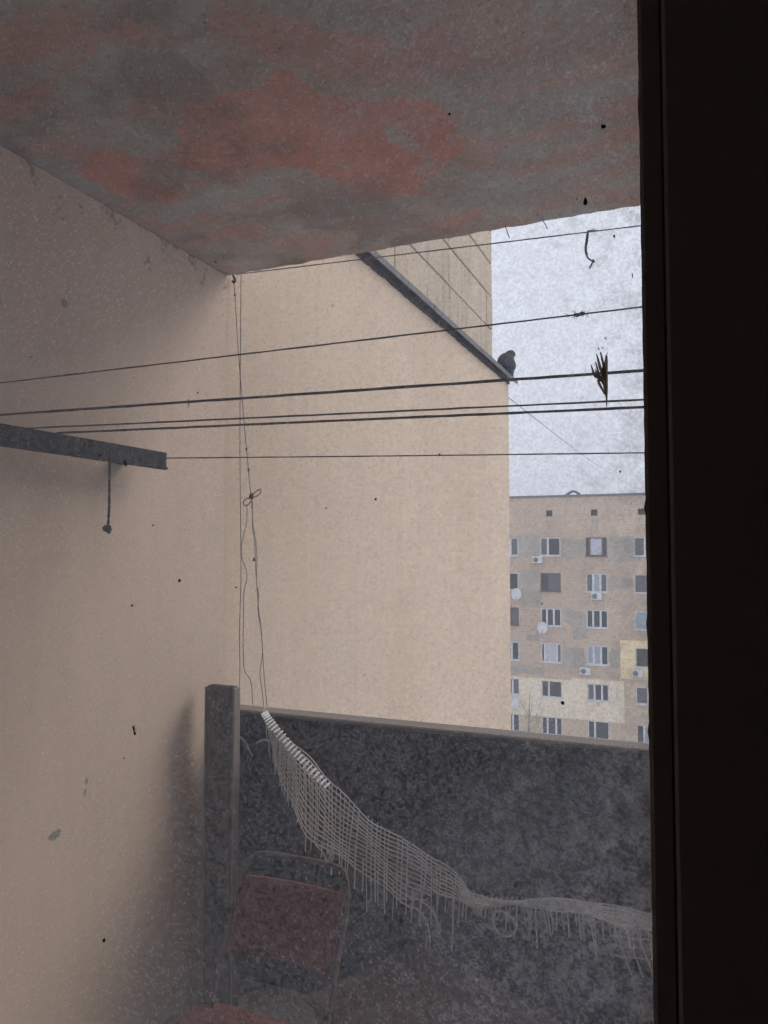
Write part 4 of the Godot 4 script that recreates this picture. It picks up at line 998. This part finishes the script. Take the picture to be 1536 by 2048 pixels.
func net() -> void:
	var t := thing("torn_net", NET_TOP[0], "frayed swag of pale woven mesh sagging across the dark parapet", "net")
	var top := smooth_path(NET_TOP, 8); var low := smooth_path(NET_LOW, 8)
	var n := top.size()
	# long strips along the swag, each one a part
	var many := 15
	for k in many:
		var f := k / float(many - 1)
		var st := mb()
		var last := n
		if k >= 9: last = int(n * (0.55 - 0.010 * (k - 9) + rng.randf_range(-0.02, 0.02)))
		var pts := []
		for i in last:
			var g := f
			var p: Vector3 = top[i].lerp(low[i], g)
			p.z += 0.016 * sin(i * 0.21 + f * 3.0) + 0.008 * sin(i * 0.55 - f * 5.0) + rng.randf_range(-0.0015, 0.0015)
			p.y += rng.randf_range(-0.0012, 0.0012) + 0.004 * sin(i * 0.37 + f * 2.0) * f
			pts.append(p)
		tape(st, pts, rng.randf_range(0.0036, 0.0052), 0.0008, Vector3(0, 0.62 + rng.randf_range(-0.25, 0.2), 0.78).normalized())
		build(st, "long_strip", M.tape, t)
	# cross strips with their loose fringe ends
	var st2 := mb()
	var x: float = top[2].x
	var cross := 0
	while x < -0.15:
		var i := 0
		while i < n - 2 and top[i].x < x: i += 1
		var a: Vector3 = top[i]
		# straight down to the lower edge
		var j := 0
		while j < n - 2 and low[j].x < x - 0.004: j += 1
		var b: Vector3 = low[j]
		var fringe := rng.randf_range(0.02, 0.05)
		if x > -1.16 and x < -0.89: fringe = rng.randf_range(0.02, 0.095)
		elif x > -0.89 and x < -0.66: fringe = rng.randf_range(0.02, 0.075)
		if rng.randf() < 0.3: fringe *= 0.25
		elif rng.randf() < 0.12: fringe *= 1.7
		elif x < -1.16: fringe = 0.006
		var lean := rng.randf_range(-0.006, 0.006) if rng.randf() < 0.75 else rng.randf_range(-0.022, 0.022)
		if x > -0.51: lean = rng.randf_range(0.0, 0.03)
		var e := Vector3(x + lean, minf(b.y, a.y - 0.01) - fringe, b.z + rng.randf_range(0.0, 0.012))
		var s := Vector3(x, a.y + 0.004, a.z + 0.002)
		var mid := s.lerp(e, 0.5) + Vector3(rng.randf_range(-0.0015, 0.0015), 0, 0.010 * sin(i * 0.21))
		var torn := rng.randf() < 0.07
		if torn: s = s.lerp(e, rng.randf_range(0.25, 0.7))
		tape(st2, smooth_path([s, mid, e] if not torn else [s, s.lerp(e, 0.5) + Vector3(rng.randf_range(-0.01, 0.01), 0, 0.004), e], 4), rng.randf_range(0.0026, 0.0046), 0.0007)
		cross += 1
		x += rng.randf_range(0.0115, 0.0185) if x > -1.2 else rng.randf_range(0.009, 0.013)
	var cs := build(st2, "cross_strips", M.tape, t)
	cs.set_meta("kind", "stuff")
	# gathered selvage at the upper left
	var sv := mb()
	for k in 24:
		var p: Vector3 = top[4 + k] + Vector3(0, 0, 0.008)
		var d: Vector3 = (top[5 + k] - top[4 + k]).normalized()
		var across := Vector3(-d.y, d.x, 0) * (0.005 + 0.006 * sin(PI * k / 24.0)) * rng.randf_range(0.6, 1.3)
		tape(sv, [p - across + Vector3(0, 0, 0.034), p - across * 0.2 + Vector3(0, 0, 0.022), p + across * 0.6], rng.randf_range(0.0055, 0.0085), 0.0009)
	build(sv, "selvage", M.white_plastic, t).set_meta("label", "bunched white edge near the cord knot")
	for c in [NET_CURL_A, NET_CURL_B, NET_CURL_C, NET_CURL_D, NET_LOOP, NET_LONG, NET_STRAY]:
		var s := mb(); tape(s, smooth_path(c, 6), 0.0052, 0.0010)
		build(s, "loose_strip", M.tape, t)
	# second layer that hangs at the right, beside the window frame
	for k in 5:
		var s := mb(); var pts := []
		for q in 9:
			pts.append(Vector3(-0.26 + 0.035 * q, 0.530 - 0.026 * k + 0.004 * q + rng.randf_range(-0.002, 0.002), -2.30 + rng.randf_range(-0.004, 0.004)))
		tape(s, pts, 0.005, 0.0008); build(s, "long_strip", M.tape, t)
	for k in 6:
		var s := mb()
		tape(s, [Vector3(-0.26 + 0.028 * k, 0.560, -2.297), Vector3(-0.235 + 0.03 * k, 0.48, -2.293), Vector3(-0.20 + 0.032 * k, 0.39, -2.285)], 0.0045, 0.0008); build(s, "loose_strip", M.tape, t)
	# two loose scraps caught below the cords
	var where := ["short bright curl of tape below the net's tied corner", "dim curved scrap of tape beside the standing plank"]
	var q := 0
	for c in [SCRAP_A, SCRAP_B]:
		var s := mb(); tape(s, smooth_path(c, 5), 0.007, 0.0010)
		tag(build(s, "tape_scrap", M.tape), where[q], "tape scrap", "scraps of tape by the parapet")
		q += 1

func furniture() -> void:
	# plank standing in the corner
	var pk := thing("standing_plank", Vector3(-1.578, 0, -2.27), "weathered grey plank standing upright between side wall and parapet", "plank")
	var st := mb()
	box(st, Vector3(-1.634, 0.001, -2.290), Vector3(-1.524, 1.108, -2.250), 0.006)
	build(st, "board", M.plank, pk)
	for x in [[-1.641, -1.6345], [-1.5235, -1.515]]:  # paler strips paint in the light along both plank edges
		st = mb(); box(st, Vector3(x[0], 0.001, -2.288), Vector3(x[1], 1.104, -2.247), 0.003)
		build(st, "lit_edge_strip", M.cap, pk).set_meta("label", "plank edge made paler to paint in the light it catches")
	# chair with a bent tube frame
	var base := Vector3(-1.03, 0.0, -1.50)
	var ch := thing("chair", base, "old chair with tube frame and reddish brown plywood back, facing the window", "chair")
	var R := Vector3(1, 0, 0.0); var B := Vector3(0.0, 0, -1)   # right and backwards
	var L0 := Vector3(-1.142, 0.47, -1.610)
	var wdt := 0.318
	var back := func(side: float, y: float) -> Vector3: return L0 + R * (wdt * side) + B * ((y - 0.47) * 0.48) + Vector3(0, y - 0.47, 0)
	var pts := [L0 - B * 0.02 + Vector3(0, -0.455, 0) + B * 0.10, L0 + Vector3(0, -0.05, 0)]
	for y in [0.50, 0.60, 0.70]: pts.append(back.call(0.0, y))
	pts.append(back.call(0.03, 0.75)); pts.append(back.call(0.13, 0.782)); pts.append(back.call(0.5, 0.787)); pts.append(back.call(0.87, 0.782)); pts.append(back.call(0.97, 0.75))
	for y in [0.70, 0.60, 0.50]: pts.append(back.call(1.0, y))
	pts.append(L0 + R * wdt + Vector3(0, -0.05, 0)); pts.append(L0 + R * wdt - B * 0.02 + Vector3(0, -0.455, 0) + B * 0.10)
	st = mb(); tube(st, smooth_path(pts, 6), 0.0062, 9)
	build(st, "back_tube", M.tube, ch)
	for s in [0.0, 1.0]:
		var a: Vector3 = L0 + R * wdt * s
		st = mb()
		tube(st, smooth_path([a + Vector3(0, -0.045, 0) - B * 0.01, a + Vector3(0, -0.045, 0) - B * 0.18, a + Vector3(0, -0.06, 0) - B * 0.31, a + Vector3(0, -0.46, 0) - B * 0.36], 5), 0.0095, 9)
		build(st, "front_leg", M.tube, ch)
	# curved back panel
	st = mb(); st.set_smooth_group(0)
	var rows := []
	for j in 7:
		var y := 0.570 + 0.160 * j / 6.0
		var row := []
		for i in 11:
			var f := i / 10.0
			row.append(back.call(0.03 + 0.93 * f, y) + B * (0.014 * sin(PI * f)) - B * 0.004)
		rows.append(row)
	for side in [0.0, 0.009]:
		for j in 6:
			for i in 10:
				var o: Vector3 = B * side
				poly(st, [rows[j][i] + o, rows[j][i + 1] + o, rows[j + 1][i + 1] + o, rows[j + 1][i] + o], rows[j][i] + B * (1.0 if side == 0.0 else -1.0))
	for i in 10:
		for j in [0, 6]: poly(st, [rows[j][i], rows[j][i + 1], rows[j][i + 1] + B * 0.009, rows[j][i] + B * 0.009], rows[3][i])
	for j in 6:
		for i in [0, 10]: poly(st, [rows[j][i], rows[j + 1][i], rows[j + 1][i] + B * 0.009, rows[j][i] + B * 0.009], rows[j][5])
	build(st, "backrest", M.ply, ch)
	# seat: a plywood pad with rounded corners
	st = mb()
	var o2 := []
	var hw := 0.185; var hd := 0.18; var cr := 0.07
	for q in 4:
		for k in 6:
			var a := PI / 2 * q + PI / 2 * k / 5.0
			var cx: float = [1, -1, -1, 1][q] * (hw - cr); var cy: float = [1, 1, -1, -1][q] * (hd - cr)
			o2.append(Vector2(cx + cos(a) * cr, cy + sin(a) * cr))
	var seat_at := L0 + R * (wdt * 0.5 - 0.02) - B * 0.155
	var P3 := func(p: Vector2, y: float, shrink: float) -> Vector3: return Vector3(seat_at.x, y, seat_at.z) + R * p.x * shrink + B * p.y * shrink
	var inner := Vector3(seat_at.x, 0.445, seat_at.z)
	for k in o2.size():
		var a: Vector2 = o2[k]; var b: Vector2 = o2[(k + 1) % o2.size()]
		poly(st, [inner + Vector3(0, 0.013, 0), P3.call(a, 0.457, 0.97), P3.call(b, 0.457, 0.97)], inner)
		poly(st, [P3.call(a, 0.457, 0.97), P3.call(b, 0.457, 0.97), P3.call(b, 0.450, 1.0), P3.call(a, 0.450, 1.0)], inner)
		poly(st, [P3.call(a, 0.450, 1.0), P3.call(b, 0.450, 1.0), P3.call(b, 0.437, 1.0), P3.call(a, 0.437, 1.0)], inner)
		poly(st, [inner - Vector3(0, 0.009, 0), P3.call(a, 0.437, 1.0), P3.call(b, 0.437, 1.0)], inner)
	build(st, "seat", M.ply, ch)
	# low wooden chest turned towards the window, its lid just in the picture
	var cb := thing("wooden_chest", Vector3(-0.45, 0, -1.85), "low reddish brown wooden chest standing under the sagging net", "chest")
	var c0 := Vector3(-0.797, 0, -2.219)
	var e1 := Vector3(0.889, 0, 0.455).normalized(); var e2 := Vector3(-e1.z, 0, e1.x)
	var frame := Basis(e1, Vector3.UP, e2)
	var s1 := mb()
	box(s1, Vector3(0.02, 0.0, 0.02), Vector3(0.60, 0.372, 0.42), 0.004)
	var body := build(s1, "body", M.chest, cb)
	body.transform = Transform3D(frame, c0 - Vector3(-0.45, 0, -1.85))
	s1 = mb(); box(s1, Vector3(0, 0.374, 0), Vector3(0.62, 0.40, 0.44), 0.006)
	var lid := build(s1, "lid", M.chest, cb)
	lid.transform = body.transform

func pigeon() -> void:
	# joints with radii, joined by a smooth minimum and meshed as surface nets
	var o := Vector3(-1.655, 3.262, -6.96)
	var bones := [[Vector3(-0.01, 0.098, 0.01), 0.082, Vector3(0.0, 0.075, -0.05), 0.072], [Vector3(0.0, 0.065, -0.05), 0.055, Vector3(0.0, 0.035, -0.14), 0.030], [Vector3(0.0, 0.035, -0.14), 0.028, Vector3(0.0, 0.010, -0.21), 0.014],
		[Vector3(-0.005, 0.120, 0.01), 0.065, Vector3(0.025, 0.168, -0.01), 0.042], [Vector3(0.025, 0.168, -0.01), 0.038, Vector3(0.040, 0.178, -0.018), 0.031], [Vector3(0.055, 0.174, -0.026), 0.010, Vector3(0.078, 0.166, -0.036), 0.004],
		[Vector3(0.03, 0.04, 0.0), 0.012, Vector3(0.032, 0.012, 0.0), 0.007], [Vector3(-0.03, 0.04, 0.0), 0.012, Vector3(-0.032, 0.012, 0.0), 0.007]]
	var cell := 0.0095
	var lo := Vector3(-0.11, -0.02, -0.25); var nx := 23; var ny := 29; var nz := 37
	var val := PackedFloat32Array(); val.resize(nx * ny * nz)
	for k in nz:
		for j in ny:
			for i in nx:
				var p := lo + Vector3(i, j, k) * cell
				var d := 9.0
				for b in bones:
					var ab: Vector3 = b[2] - b[0]
					var tt := clampf((p - b[0]).dot(ab) / ab.length_squared(), 0, 1)
					var e: float = (p - b[0] - ab * tt).length() - lerpf(b[1], b[3], tt)
					var hh := clampf(0.5 + 0.5 * (d - e) / 0.018, 0, 1)
					d = lerpf(d, e, hh) - 0.018 * hh * (1.0 - hh)
				val[(k * ny + j) * nx + i] = d
	var at := {}
	for k in nz - 1:
		for j in ny - 1:
			for i in nx - 1:
				var sum := Vector3.ZERO; var cnt := 0
				for e in 12:
					var ax := e / 4; var q := e % 4
					var a := Vector3i.ZERO
					a[(ax + 1) % 3] = q & 1; a[(ax + 2) % 3] = q >> 1
					var b := a; b[ax] = 1
					var va := val[((k + a.z) * ny + j + a.y) * nx + i + a.x]; var vb := val[((k + b.z) * ny + j + b.y) * nx + i + b.x]
					if (va < 0.0) != (vb < 0.0):
						sum += Vector3(a).lerp(Vector3(b), va / (va - vb)); cnt += 1
				if cnt > 0: at[Vector3i(i, j, k)] = o + lo + (Vector3(i, j, k) + sum / cnt) * cell
	var st := mb(); st.set_smooth_group(0)
	for k in range(1, nz - 1):
		for j in range(1, ny - 1):
			for i in range(1, nx - 1):
				var v0 := val[(k * ny + j) * nx + i]
				for ax in 3:
					var d := Vector3i.ZERO; d[ax] = 1
					var v1 := val[((k + d.z) * ny + j + d.y) * nx + i + d.x]
					if (v0 < 0.0) == (v1 < 0.0): continue
					var u := Vector3i.ZERO; u[(ax + 1) % 3] = 1
					var w := Vector3i.ZERO; w[(ax + 2) % 3] = 1
					var c := Vector3i(i, j, k)
					var quad := [at.get(c), at.get(c - u), at.get(c - u - w), at.get(c - w)]
					if quad.has(null): continue
					var inside := o + lo + (Vector3(c) + (Vector3.ZERO if v0 < 0.0 else Vector3(d))) * cell
					poly(st, quad, inside)
	var t := thing("pigeon", o, "dark pigeon perched on the far end of the metal flashing on the side wall", "bird")
	build(st, "body", M.feather, t)
